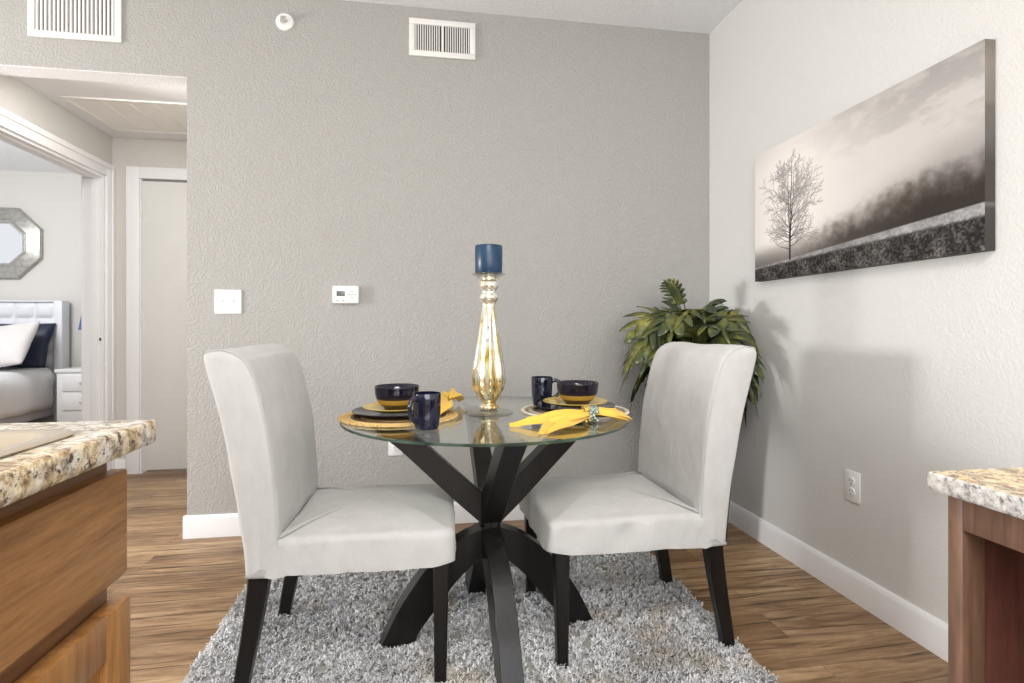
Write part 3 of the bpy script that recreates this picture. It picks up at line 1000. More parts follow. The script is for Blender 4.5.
def chair_seat(seed):
    x0, x1, hw, rc = -0.215, 0.288, 0.250, 0.030
    base = []
    for (cx, cy, a0) in ((x1-rc, -hw+rc, -90), (x1-rc, hw-rc, 0), (x0+0.005, hw-0.005, 90), (x0+0.005, -hw+0.005, 180)):
        r_ = rc if cx > 0 else 0.005
        for k in range(7):
            a = math.radians(a0+k*15)
            base.append(Vector((cx+r_*math.cos(a), cy+r_*math.sin(a))))
    # densify
    d = []
    for i in range(len(base)):
        a = base[i]; c = base[(i+1) % len(base)]
        s = max(1, int((c-a).length/0.012))
        for k in range(s):
            d.append(a.lerp(c, k/s))
    n = len(d); cen = Vector((0.04, 0))
    rings = []
    def ring(z, off, sc, crown=0.0, wr=0.0):
        out = []
        for i, p in enumerate(d):
            t_ = (d[(i+1) % n]-d[i-1]).normalized(); q = Vector((t_.y, -t_.x))
            w = 0
            if wr:
                s_ = p.x*0.8+p.y
                w = wr*(noise.noise(Vector((p.x*13+seed, p.y*13, z*5)))*1.0 + 0.8*noise.noise(Vector(((p.x+z*0.7)*34, p.y*34+z*15, seed))))
            pp = cen.lerp(p, sc) + q*(off+w)*min(1, sc*1.0)
            zz = z + (noise.noise(Vector((p.x*9, p.y*9, seed+3)))*0.005 if z < 0.36 else 0)
            if z < 0.40 and p.x > 0.2:
                zz += 0.016*max(0, 1-(Vector((x1, math.copysign(hw, p.y)))-p).length/0.07)*(0.40-z)/0.054
            out.append((pp.x, pp.y, zz))
        return out
    zr = 0.427
    for z, off in ((0.346, 0.0035), (0.352, 0.004), (0.375, 0.003), (0.40, 0.0015), (zr, 0.0)):
        rings.append(ring(z, off, 1, wr=0.0062))
    rr_ = 0.024
    for a in (15, 30, 45, 60, 75, 90):
        a_ = math.radians(a)
        rings.append(ring(zr+rr_*math.sin(a_), -rr_*(1-math.cos(a_)), 1, wr=0.0025*(1-a/100)))
    for sc in (0.93, 0.85, 0.75, 0.62, 0.48, 0.34, 0.2, 0.08):
        base_r = ring(zr+rr_, -rr_, sc)
        out = []
        for (x, y, z) in base_r:
            c_ = (1-sc**2.2)
            wv = noise.noise(Vector((x*7+seed, y*7, 1)))*0.004 + noise.noise(Vector((x*22, y*9+seed, 4)))*0.0016
            out.append((x, y, z+0.034*c_+wv))
        rings.append(out)
    # underside
    under = [ring(0.352, -0.006, 1), ring(0.352, -0.01, 0.5)]
    v, f = loft(under[::-1]+rings)
    m = MB().add(v, f)
    # pleats at both rear corners where the cover hangs
    for s in (-1, 1):
        y = s*0.2515
        m.add([(-0.205, y, 0.45), (-0.235, y+s*0.003, 0.346), (-0.212, y+s*0.007, 0.341), (-0.178, y+s*0.002, 0.346),
               (-0.205, y-s*0.012, 0.45), (-0.235, y-s*0.010, 0.346), (-0.212, y-s*0.004, 0.343), (-0.178, y-s*0.010, 0.346)],
              [(0, 1, 2), (0, 2, 3), (4, 6, 5), (4, 7, 6), (0, 4, 5, 1), (0, 3, 7, 4), (1, 5, 6, 2), (2, 6, 7, 3)])
    return m

def leg_mesh(pts, sizes):
    rings = []
    for (x, y, z), (a, c) in zip(pts, sizes):
        e = 0.004
        rings.append([(x-a+e, y-c, z), (x+a-e, y-c, z), (x+a, y-c+e, z), (x+a, y+c-e, z), (x+a-e, y+c, z), (x-a+e, y+c, z), (x-a, y+c-e, z), (x-a, y-c+e, z)])
    v, f = loft(rings)
    return MB().add(v, f)

def make_chair(label, loc, rz, seed):
    t = thing('dining_chair', label, 'chair', loc, rz, 'slipcovered dining chairs')
    fix_normals(chair_back(seed).build('backrest', M['linen'], t, sharp=60))
    fix_normals(chair_seat(seed).build('seat', M['linen'], t, sharp=60))
    for s in (-1, 1):
        leg_mesh([(0.246, s*0.228, 0), (0.247, s*0.225, 0.2), (0.248, s*0.222, 0.372)], [(0.017, 0.017), (0.020, 0.020), (0.0235, 0.0235)]).build('leg', M['blackwood'], t)
        zz = [0, 0.08, 0.16, 0.24, 0.31, 0.375]
        xs = [-0.312, -0.298, -0.283, -0.270, -0.260, -0.254]
        leg_mesh([(x, s*0.216, z) for x, z in zip(xs, zz)], [(0.019+0.010*z/0.375, 0.019+0.003*z/0.375) for z in zz]).build('leg', M['blackwood'], t)
    return t
make_chair('cream slipcovered dining chair on the left side of the table, nearer the kitchen sink', (-0.191, 1.838, ZF), math.radians(-2), 1.3)
make_chair('cream slipcovered dining chair standing in front of the potted plant', (0.657, 1.848, ZF), math.radians(180.8), 7.7)

# ------------------------------------------------------------------ dining table
TX, TY, TZ, TR = 0.214, 1.883, 0.749, 0.487
t = thing('dining_table', 'round glass-topped dining table on a crossed dark wood base', 'table', (TX, TY, ZF))
hz = TZ-ZF
def glass():
    n = 128; m = MB(); e = 0.0015
    prof = [(0, 0.0015), (TR-e, 0.0015), (TR, 0.0015+e), (TR, 0.010-e), (TR-e, 0.010), (0, 0.010)]
    v = []; f = []; mi = []
    rings = [[(r*math.cos(2*PI*i/n), r*math.sin(2*PI*i/n), hz-0.010+z) for i in range(n)] for r, z in prof[1:5]]
    v, f = loft(rings)
    mi = [1]*(3*n) + [0, 0]
    return obj('glass_top', v, f, None, t, 30, mats=[M['glass'], M['glass_edge']], midx=mi)
fix_normals(glass())
def table_leg(ang, ox):
    lower_out = [(0.366, 0.0), (0.335, 0.065), (0.29, 0.148), (0.21, 0.252), (0.12, 0.325), (0.02, 0.368)]
    up_out = [(0.10, 0.442), (0.30, 0.640), (0.398, hz-0.013)]
    up_in = [(0.298, hz-0.013), (0.205, 0.642), (0.0, 0.448)]
    lower_in = [(0.0, 0.275), (0.05, 0.255), (0.12, 0.192), (0.19, 0.105), (0.238, 0.045), (0.256, 0.0)]
    lo = [(p.x, p.y) for p in catmull([(a, b_, 0) for a, b_ in lower_out], 5)]
    li = [(p.x, p.y) for p in catmull([(a, b_, 0) for a, b_ in lower_in], 5)]
    loop = lo + up_out + up_in + li
    w = 0.033
    e = 0.003
    bm = bmesh.new()
    vs = [bm.verts.new((a, -w, b_)) for a, b_ in loop]
    f = bm.faces.new(vs)
    r = bmesh.ops.extrude_face_region(bm, geom=[f])
    nv = [g for g in r['geom'] if isinstance(g, bmesh.types.BMVert)]
    bmesh.ops.translate(bm, verts=nv, vec=(0, 2*w, 0))
    ed = [e_ for e_ in bm.edges if abs(e_.verts[0].co.y - e_.verts[1].co.y) < 1e-6]
    bmesh.ops.bevel(bm, geom=ed, offset=0.002, segments=1, affect='EDGES')
    bmesh.ops.recalc_face_normals(bm, faces=bm.faces[:])
    bmesh.ops.rotate(bm, verts=bm.verts[:], cent=(0, 0, 0), matrix=Matrix.Rotation(ang, 3, 'Z'))
    bmesh.ops.translate(bm, verts=bm.verts[:], vec=ox)
    me = bpy.data.meshes.new('leg'); bm.to_mesh(me); bm.free()
    me.materials.append(M['tablewood']); me.shade_smooth(); me.set_sharp_from_angle(angle=math.radians(30))
    o = bpy.data.objects.new('leg', me); link(o, t)
    pm = MB().lathe([(0, 0), (0.024, 0), (0.024, 0.0035), (0, 0.0035)], 24, (0.35*math.cos(ang)+ox[0], 0.35*math.sin(ang)+ox[1], hz-0.0122))
    pm.build('glass_pad', M['steel'], o)
for k in range(4):
    table_leg(math.radians(4+90*k), (0.006, -0.036, 0))

# ------------------------------------------------------------------ place settings
def placemat(x, y, label, r, mat):
    t = thing('placemat', label, 'placemat', (x, y, TZ), 0, 'woven placemats')
    prof = [(0.0, 0.0)]
    m = MB()
    # coiled rings of straw rope
    nr = 15
    for k in range(nr):
        rr_ = (k+0.5)*r/nr
        n = max(16, int(rr_*2*PI/0.010))
        pts = [(rr_*math.cos(2*PI*i/n), rr_*math.sin(2*PI*i/n), 0.0036) for i in range(n)]
        m.tube(pts, [0.0035+0.0009*math.sin(i*1.9) if False else 0.0036 for i in range(n)], 6, closed=True)
    m.lathe([(0, 0.0005), (r-0.003, 0.0005), (r-0.003, 0.003), (0, 0.003)], 48)
    m.build('woven_disc', mat, t)
    # looped rope border
    m = MB()
    n = 190
    pts = [((r+0.001+0.0022*math.cos(i*2*PI/4.75))*math.cos(2*PI*i/n), (r+0.001+0.0022*math.cos(i*2*PI/4.75))*math.sin(2*PI*i/n), 0.0042) for i in range(n)]
    m.tube(pts, 0.0036, 6, closed=True)
    m.build('border', mat, t)
    return t

def plate(x, y, z, r, label, name, mat, grp):
    m = MB().lathe([(0, 0.0), (r*0.55, 0.0), (r*0.58, 0.003), (r*0.70, 0.004), (r*0.95, 0.013), (r, 0.0155), (r*1.005, 0.017), (r*0.995, 0.0178), (r*0.94, 0.0155), (r*0.68, 0.0075), (0, 0.006)], 72)
    o = m.build(name, mat, None, 50, (x, y, z))
    return tag(o, label, 'plate', grp)

def bowl(x, y, z, label):
    R_ = 0.074
    prof = [(0, 0.0), (0.040, 0.0), (0.043, 0.004), (0.052, 0.011), (0.0625, 0.022), (0.0695, 0.035), (0.0728, 0.050), (R_, 0.066), (R_+0.0005, 0.0695), (R_-0.0012, 0.0712), (R_-0.0042, 0.069), (0.066, 0.050), (0.058, 0.032), (0.044, 0.016), (0.03, 0.010), (0, 0.009)]
    prof = [(a, b_*1.09) for a, b_ in prof]
    o = MB().lathe(prof, 64).build('bowl', M['bowl'], None, 50, (x, y, z))
    return tag(o, label, 'bowl', 'two-tone bowls')

def mug(x, y, z, rz, label, sc=1.0):
    t = thing('mug', label, 'mug', (x, y, z), rz, 'navy mugs')
    prof = [(0, 0.0), (0.031, 0.0), (0.034, 0.002), (0.0365, 0.010), (0.040, 0.04), (0.0415, 0.075), (0.042, 0.103), (0.0412, 0.106), (0.0392, 0.105), (0.0385, 0.075), (0.036, 0.03), (0.031, 0.010), (0, 0.008)]
    MB().lathe(prof, 56).build('cup', M['glaze'], t, 50)
    pts = catmull([(0.0385, 0, 0.088), (0.052, 0, 0.093), (0.068, 0, 0.086), (0.073, 0, 0.066), (0.067, 0, 0.044), (0.052, 0, 0.028), (0.037, 0, 0.022)], 5)
    MB().tube(pts, [0.0062+0.0015*abs(i/(len(pts)-1)-0.5)*2 for i in range(len(pts))], 12).build('handle', M['glaze'], t, 60)
    return t

LX, LY = -0.090, 1.870
RXc, RYc = 0.530, 1.888
placemat(LX+0.008, LY-0.01, 'golden straw placemat with dark rings under the left place setting', 0.19, M['straw'])
placemat(RXc, RYc, 'pale woven placemat with black rings under the right place setting', 0.186, M['straw2'])
ZM = TZ+0.0078
plate(LX, LY, ZM, 0.146, 'large dark dinner plate on the golden straw placemat', 'dinner_plate', M['darkglaze'], 'dark dinner plates')
plate(RXc, RYc+.01, ZM, 0.146, 'large dark dinner plate on the pale woven placemat behind the yellow napkin', 'dinner_plate', M['darkglaze'], 'dark dinner plates')
plate(LX, LY, ZM+0.0125, 0.111, 'yellow salad plate under the bowl nearest the light switch', 'salad_plate', M['yellowglaze'], 'yellow salad plates')
plate(RXc+0.005, RYc+.01, ZM+0.0125, 0.115, 'yellow salad plate under the bowl nearest the potted plant', 'salad_plate', M['yellowglaze'], 'yellow salad plates')
bowl(LX, LY+.005, ZM+0.0125+0.0062, 'navy and mustard bowl on the stack of plates to the left of the candlestick')
bowl(RXc+0.012, RYc+0.005, ZM+0.0125+0.0062, 'navy and mustard bowl on the stack of plates to the right of the candlestick')
mug(0.008, 1.640, TZ, math.radians(228), 'navy mug at the front of the table beside the golden straw placemat')
mug(0.455, 2.090, TZ, math.radians(-8), 'navy mug standing behind the plates near the pale woven placemat')

def napkin(label, loc, rz, flaps):
    t = thing('napkin', label, 'napkin', loc, rz, 'yellow cloth napkins')
    m = MB()
    def flap(tip, L0w, Lw, zt, bend, nfold, end_w, phase, zend=0.006):
        """a gathered tongue of cloth from the ring (origin) to its tip"""
        nu, nv = 30, 22
        tipv = Vector((tip[0], tip[1], 0)); L = tipv.length
        d = tipv/L; p = Vector((-d.y, d.x, 0))
        top = []; 
        for i in range(nu+1):
            u = i/nu
            row = []
            # width grows from the ring and then closes to end_w at the tip
            g = math.sin(min(1, u/0.55)*PI/2)
            wd = (L0w + (Lw-L0w)*g) * (1 if u < 0.55 else (1-(u-0.55)/0.45) + end_w/Lw*((u-0.55)/0.45))
            for j in range(nv+1):
                v_ = j/nv*2-1
                fold = math.cos(v_*PI*nfold+phase)
                amp = 0.0105-0.003*u
                fold = 1-2*abs(math.sin(v_*PI*nfold/2+phase+0.35*math.sin(4*u)))**0.8
                edge = 1-abs(v_)**3
                z = zend + (zt*math.sin(PI*min(1, u*0.92+0.10))**0.9)*(0.55+0.45*edge)*(1-0.35*v_*phase/3) + amp*fold*edge
                z += 0.018*(1-u)**3
                pos = d*(L*u) + p*(wd*v_ + bend*math.sin(PI*u))
                pos += d*0.012*math.cos(v_*3+phase)*u
                row.append(Vector((pos.x, pos.y, max(z, 0.0032))))
            top.append(row)
        V = [q for r in top for q in r]; n = len(V)
        V2 = [q - Vector((0, 0, 0.0022)) for q in V]
        f = []
        w1 = nv+1
        for i in range(nu):
            for j in range(nv):
                a = i*w1+j
                f.append((a, a+1, a+w1+1, a+w1)); f.append((n+a, n+a+w1, n+a+w1+1, n+a+1))
        for i in range(nu):
            a = i*w1; f.append((a, a+w1, n+a+w1, n+a)); a = i*w1+nv; f.append((a, n+a, n+a+w1, a+w1))
        for j in range(nv):
            a = j; f.append((a, n+a, n+a+1, a+1)); a = nu*w1+j; f.append((a, a+1, n+a+1, n+a))
        m.add(V+V2, f)
    # local frame: ring at origin, +x away toward the tail
    for a in flaps:
        flap(*a)
    fix_normals(m.build('cloth', M['napkin'], t, 75))
    return t
NR = (0.520, 1.668)
FL_A = [((-0.255, -0.045), 0.013, 0.052, 0.026, 0.018, 2.2, 0.004, 0.6),
        ((-0.190, -0.175), 0.012, 0.046, 0.018, -0.020, 2.0, 0.012, 2.2),
        ((0.122, 0.052), 0.014, 0.066, 0.026, 0.0, 3.6, 0.062, 0.4, 0.008),
        ((0.108, 0.012), 0.012, 0.052, 0.020, -0.004, 2.6, 0.042, 1.9, 0.008)]
FL_B = [((-0.20, 0.0), 0.014, 0.034, 0.030, 0.0, 1.6, 0.004, 0.6),
        ((0.150, 0.0), 0.014, 0.044, 0.044, 0.0, 2.4, 0.040, 0.4, 0.010)]
napkin('yellow cloth napkin gathered through a beaded ring at the front of the table', (NR[0], NR[1], TZ), 0, FL_A)
napkin('yellow cloth napkin partly hidden behind the front navy mug', (0.085, 1.99, TZ+0.008), math.radians(78), FL_B)
# beaded ring round the front napkin
t = thing('napkin_ring', 'napkin ring of blue-green and gold beads holding the front yellow napkin', 'napkin ring', (NR[0], NR[1], TZ+0.022))
rb = random.Random(3)
m = MB(); g = MB()
ico = bmesh.new(); bmesh.ops.create_icosphere(ico, subdivisions=2, radius=1.0)
IV = [v.co.copy() for v in ico.verts]; IF = [tuple(v.index for v in f.verts) for f in ico.faces]; ico.free()
for i in range(105):
    a = rb.uniform(0, 2*PI); xo = rb.uniform(-0.021, 0.021)
    rr_ = 0.0235 + rb.uniform(-0.001, 0.0035)
    s = rb.uniform(0.0036, 0.0068)
    if math.sin(a)*rr_ < -0.0165: a = -a
    c = Vector((xo, math.cos(a)*rr_*0.95, math.sin(a)*rr_))
    tgt = m if xo > -0.006 else g
    tgt.add([v*s+c for v in IV], IF)
m.add([Vector((v.x*0.014, v.y*0.0215, v.z*0.0205)) for v in IV], IF)
m.build('bead_band', M['beads'], t, None)
g.build('gold_bead_band', M['goldbeads'], t, None)

# ------------------------------------------------------------------ candlestick + candle
cx, cy = 0.224, 1.905
t = thing('candlestick', 'tall gold and silver mercury glass candlestick on the glass tabletop', 'candle holder', (cx, cy, TZ))
prof = [(0.0, 0.0), (0.085, 0.0), (0.087, 0.0025), (0.084, 0.005), (0.045, 0.009), (0.030, 0.012), (0.0, 0.0125)]
MB().lathe(prof, 72).build('base_disc', M['thinglass'], t, 40)
def bead_ring(m, r, z, s, n):
    for i in range(n):
        a = 2*PI*i/n
        c = Vector((r*math.cos(a), r*math.sin(a), z))
        m.add([v*s+c for v in IV], IF)
m = MB()
pr_ = [(0.026, 0.012), (0.033, 0.018), (0.033, 0.026), (0.026, 0.032), (0.027, 0.040), (0.036, 0.052), (0.046, 0.072), (0.0535, 0.098), (0.0555, 0.124), (0.053, 0.155), (0.0475, 0.190), (0.041, 0.230), (0.0345, 0.270), (0.029, 0.310), (0.0255, 0.345), (0.0235, 0.372), (0.0245, 0.386), (0.030, 0.394), (0.0335, 0.403), (0.0315, 0.413), (0.0265, 0.420), (0.0275, 0.430), (0.033, 0.440), (0.0345, 0.450), (0.031, 0.460), (0.026, 0.466), (0.027, 0.476), (0.0, 0.478)]
pp = [(p.x, p.y) for p in catmull([(a, b_, 0) for a, b_ in pr_[:-1]], 4)] + [(0, 0.478)]
pp = [(0.0, 0.012)] + pp
def flute(z):
    return 0.075*max(0, min(1, (z-0.035)/0.05))*max(0, min(1, (0.375-z)/0.06))
m.lathe(pp, 96, flute=flute)
bead_ring(m, 0.031, 0.022, 0.0052, 18)
m.build('stem', M['mercury'], t, 60)
m = MB().lathe([(0, 0.476), (0.046, 0.478), (0.0575, 0.484), (0.0585, 0.4875), (0.056, 0.4885), (0.045, 0.484), (0, 0.483)], 64)
m.lathe([(0.034, 0.470), (0.0375, 0.470), (0.0375, 0.477), (0.034, 0.477)], 48)
m.build('candle_plate', M['thinglass'], t, 40)
t = thing('candle', 'wide dark blue pillar candle on top of the tall mercury glass candlestick', 'candle', (cx, cy, TZ+0.484))
MB().lathe([(0, 0), (0.0455, 0), (0.0475, 0.003), (0.0482, 0.05), (0.0485, 0.098), (0.0465, 0.102), (0.043, 0.1015), (0.034, 0.096), (0, 0.094)], 56).build('wax', M['wax'], t, 45)
MB().tube([(0, 0, 0.093), (0.0005, 0, 0.10), (0.002, 0.001, 0.106)], 0.0012, 6).build('wick', M['wick'], t)

# ------------------------------------------------------------------ potted plant
PX, PY = 1.345, 2.575
t = thing('potted_plant', 'leafy green split-leaf plant in a tall black planter in the corner', 'plant', (PX, PY, 0))
prof = [(0, 0.0), (0.150, 0.0), (0.155, 0.01), (0.165, 0.15), (0.183, 0.35), (0.208, 0.55), (0.228, 0.70), (0.234, 0.735), (0.240, 0.74), (0.240, 0.752), (0.228, 0.752), (0.222, 0.72), (0.2, 0.70), (0, 0.70)]
MB().lathe(prof, 56).build('planter', M['planter'], t, 40)
m = MB().lathe([(0, 0.725), (0.12, 0.722), (0.219, 0.712), (0.219, 0.70)], 40)
m.v = [(x, y, z+0.008*noise.noise(Vector((x*30, y*30, 0)))) for x, y, z in m.v]
m.build('moss', M['soil'], t)
rl = random.Random(21)
leafm = MB(); stemm = MB()
def leaf(az, reach, zpeak, zend, blade, wdt, twist=0.0, s0=0.0):
    """one lobed frond: a stalk that rises, arches over and droops"""
    dx, dy = math.cos(az), math.sin(az)
    r0 = 0.03+rl.random()*0.05
    P0 = Vector((dx*r0, dy*r0, 0.715))
    P1 = Vector((dx*reach*0.16, dy*reach*0.16, zpeak*0.96+0.0))
    P2 = Vector((dx*reach*0.62, dy*reach*0.62, zpeak+0.06))
    P3 = Vector((dx*reach, dy*reach, zend))
    def B(u):
        a = (1-u)
        return P0*a**3 + P1*3*a*a*u + P2*3*a*u*u + P3*u**3
    def wall(p):
        # leaves press against the walls instead of passing through them
        lx, ly = XR-0.015-PX, YB-0.02-PY
        x, y = p.x, p.y
        if x > lx-0.10: x = lx-0.10+0.10*(1-math.exp(-(x-lx+0.10)/0.10))
        if y > ly-0.08: y = ly-0.08+0.08*(1-math.exp(-(y-ly+0.08)/0.08))
        return Vector((x, y, p.z))
    ub = 1-blade
    pts = [wall(B(ub*i/8)) for i in range(9)]
    stemm.tube(pts, [0.0045-0.0018*i/8 for i in range(9)], 6)
    nl = 7
    N = nl*4
    mid = [B(ub+(1-ub)*i/N) for i in range(N+1)]
    side0 = Vector((-dy, dx, 0))
    V = []; F = []
    def up_at(i):
        tg = (mid[min(i+1, N)]-mid[max(i-1, 0)]).normalized()
        sd = (side0 + Vector((0, 0, twist))).normalized()
        sd = (sd - tg*sd.dot(tg)).normalized()
        upv = sd.cross(tg)
        if upv.z < 0: upv = -upv
        return tg, sd, upv
    # central web
    for sgn in (-1, 1):
        web = []
        for i in range(N+1):
            tg, sd, upv = up_at(i)
            u = i/N
            w0 = wdt*0.44*math.sin(PI*min(1, 0.12+0.86*u))**0.6*(1 if u < 0.9 else (1-u)/0.1*0.9+0.1)
            web.append(wall(mid[i]+sd*sgn*w0+upv*w0*0.35))
        b0 = len(V)
        for i in range(N+1):
            V.append(wall(mid[i])); V.append(web[i])
        for i in range(N):
            a = b0+2*i
            F.append((a, a+1, a+3, a+2))
        # lobes
        for k in range(nl):
            i0 = k*4; i1 = k*4+3
            u = (k+0.5)/nl
            tg, sd, upv = up_at(i0+2)
            ll = wdt*(0.24+0.50*math.sin(PI*(0.16+0.72*u)))*(1.0 if u < 0.85 else 0.8)*rl.uniform(0.86, 1.1)
            fwd = 0.25+0.9*u
            dirv = (sd*sgn + tg*fwd).normalized()
            A = web[i0]; C = web[i1]; Mb = mid[i0+2].lerp((A+C)/2, 0.6)
            root = (A+C)/2
            hw = (C-A)/2
            pts_l = []
            for q, (f_, wq) in enumerate(((0.0, 1.0), (0.3, 1.15), (0.6, 1.0), (0.85, 0.55), (1.0, 0.03))):
                c = root + dirv*ll*f_ + Vector((0, 0, -1))*ll*0.25*f_*f_ + upv*0.06*ll*f_
                pts_l.append((wall(c-hw*wq+upv*0.16*hw.length*wq), wall(c-upv*0.10*hw.length), wall(c+hw*wq+upv*0.16*hw.length*wq)))
            b1 = len(V)
            for tr_ in pts_l: V.extend(tr_)
            for q in range(4):
                a = b1+3*q
                F.append((a, a+1, a+4, a+3)); F.append((a+1, a+2, a+5, a+4))
    # end lobe
    tg, sd, upv = up_at(N)
    b2 = len(V)
    e = mid[N]
    V += [wall(e-sd*wdt*0.10), wall(e+sd*wdt*0.10), wall(e+tg*wdt*0.5-Vector((0, 0, wdt*0.15)))]
    F.append((b2, b2+1, b2+2))
    leafm.add(V, F)
for ring_, (n_, reach, zp, ze, bl, wd) in enumerate(((3, 0.20, 1.10, 1.08, 0.66, 0.13), (7, 0.345, 1.10, 1.00, 0.68, 0.155), (8, 0.37, 1.02, 0.82, 0.66, 0.145), (7, 0.34, 0.92, 0.66, 0.62, 0.12))):
    for i in range(n_):
        az = 2*PI*(i+0.37*ring_)/n_ + rl.uniform(-0.25, 0.25)
        leaf(az, reach*rl.uniform(0.85, 1.05), zp+rl.uniform(-0.07, 0.05), ze+rl.uniform(-0.07, 0.07), bl, wd*rl.uniform(0.9, 1.15), rl.uniform(-0.7, 0.7))
# two young leaves that stand above the rest
leaf(math.radians(192), 0.17, 1.16, 1.275, 0.42, 0.060, 0.9)
leaf(math.radians(170), 0.10, 1.20, 1.245, 0.36, 0.050, -0.9)
lo = leafm.build('foliage', M['leaf'], t, 50)
sol = lo.modifiers.new('thickness', 'SOLIDIFY'); sol.thickness = 0.0008; sol.offset = 0
stemm.build('stalks', M['stem'], t, 60)

# ------------------------------------------------------------------ kitchen side, left
CXE, CYE, CZ = -0.400, 0.905, 0.910
t = thing('base_cabinet', 'honey brown kitchen base cabinet under the left granite countertop', 'cabinet', (-0.72, 0.10, 0))
def lx(x): return x+0.72
def ly(y): return y-0.10
fx = -0.452
m = MB()
m.box(lx(fx-0.018), lx(fx), ly(-0.75), ly(0.872), 0.10, CZ-0.036, 0.001)
m.box(lx(-1.02), lx(fx-0.018), ly(0.854), ly(0.872), 0.10, CZ-0.036, 0.001)
m.box(lx(-1.02), lx(fx-0.018), ly(-0.75), ly(-0.732), 0.10, CZ-0.036, 0.001)
m.box(lx(-1.02), lx(-1.005), ly(-0.732), ly(0.854), 0.10, CZ-0.036, 0.001)
m.box(lx(-1.005), lx(fx-0.018), ly(-0.732), ly(0.854), 0.10, 0.118, 0.001)
m.box(lx(-1.02), lx(fx-0.06), ly(-0.75), ly(0.872), 0.0, 0.10)
m.build('body', M['cabinet_dark'], t)
def slab_front(name, y0, y1, z0, z1, th, mat, panel=False):
    if not panel:
        # long front with a chamfered lower edge
        a, c = lx(fx)+0.0005, lx(fx)+th
        ym0, ym1 = ly(y0), ly(y1)
        lp = [(a, z0), (c-0.008, z0), (c, z0+0.010), (c, z1-0.003), (c-0.003, z1), (a, z1)]
        o = MB().prism(lp, 1, ym0, ym1).build(name, mat, t, 30)
        return fix_normals(o)
    a, c = lx(fx)+0.0005, lx(fx)+th
    w = 0.062
    m = MB()
    m.box(a, c, ly(y1)-w, ly(y1), z0, z1, 0.003)
    m.box(a, c, ly(y0), ly(y0)+w, z0, z1, 0.003)
    m.box(a, c, ly(y0)+w, ly(y1)-w, z1-w, z1, 0.003)
    m.box(a, c, ly(y0)+w, ly(y1)-w, z0, z0+w, 0.003)
    o = m.build(name, mat, t)
    m = MB().box(a, c-0.010, ly(y0)+w-0.002, ly(y1)-w+0.002, z0+w-0.002, z1-w+0.002)
    m.box(a, c-0.004, ly(y0)+w+0.02, ly(y1)-w-0.02, z0+w+0.02, z1-w-0.02, 0.004)
    m.build('recessed_panel', mat, o)
    return o
slab_front('drawer_front', 0.10, 0.882, 0.684, 0.842, 0.021, M['oak'])
slab_front('drawer_front', -0.70, 0.06, 0.684, 0.842, 0.021, M['oak'])
slab_front('door', 0.47, 0.884, 0.13, 0.656, 0.026, M['oak2'], True)
slab_front('door', 0.03, 0.455, 0.13, 0.656, 0.026, M['oak2'], True)
slab_front('door', -0.70, 0.015, 0.13, 0.656, 0.026, M['oak2'], True)

def slab(name, label, x0, x1, y0, y1, z1, th, hole, mtop, medge, rx):
    """granite slab with a hand-chiselled edge"""
    t = thing(name, label, 'countertop', (x0, y0, z1-th))
    m = MB()
    w, l = x1-x0, y1-y0
    # top pieces around the hole if any
    if hole:
        hx0, hx1, hy0, hy1 = [hole[0]-x0, hole[1]-x0, hole[2]-y0, hole[3]-y0]
        cells = [(0, w, 0, hy0), (0, w, hy1, l), (0, hx0, hy0, hy1), (hx1, w, hy0, hy1)]
    else:
        cells = [(0, w, 0, l)]
    e = 0.004
    for (a, b_, c, d) in cells:
        a2 = a+e if a == 0 else a; b2 = b_-e if b_ == w else b_; c2 = c+e if c == 0 else c; d2 = d-e if d == l else d
        m.add([(a2, c2, th), (b2, c2, th), (b2, d2, th), (a2, d2, th)], [(0, 1, 2, 3)])
        m.add([(a2, c2, 0), (b2, c2, 0), (b2, d2, 0), (a2, d2, 0)], [(3, 2, 1, 0)])
        if hole:
            pass
    if hole:
        lp = [(hx0, hy0), (hx1, hy0), (hx1, hy1), (hx0, hy1)]
        m.add([(p[0], p[1], 0) for p in lp]+[(p[0], p[1], th) for p in lp], [(0, 4, 5, 1), (1, 5, 6, 2), (2, 6, 7, 3), (3, 7, 4, 0)])
    m.build('surface', mtop, t, None)
    # edge band
    per = [(e, e), (w-e, e), (w-e, l-e), (e, l-e)]
    pts = []
    for i in range(4):
        a = Vector(per[i]); c = Vector(per[(i+1) % 4])
        n = max(2, int((c-a).length/0.006))
        for k in range(n): pts.append(a.lerp(c, k/n))
    rings = []
    N = len(pts)
    for q, (z, o_) in enumerate(((th, 0), (th-0.001, 0.0022), (th-0.004, e*0.9), (th*0.72, e), (th*0.5, e), (th*0.28, e), (0.004, e*0.8), (0.0, 0))):
        ring = []
        for i, p in enumerate(pts):
            tg = (pts[(i+1) % N]-pts[i-1]).normalized(); nn = Vector((tg.y, -tg.x))
            r_ = rx*(noise.noise(Vector((p.x*60, p.y*60, z*90)))) if 0 < q < 7 else 0
            pp_ = p+nn*(o_+r_)
            ring.append((pp_.x, pp_.y, z))
        rings.append(ring)
    v, f = loft(rings, False, False)
    MB().add(v, f).build('rough_edge', medge, t, 70)
    return t
slab('countertop', 'speckled cream and brown granite countertop around the kitchen sink', -1.04, CXE, -0.78, CYE, CZ, 0.035, (-0.905, -0.478, 0.06, 0.785), M['granite'], M['granite_edge'], 0.0016)
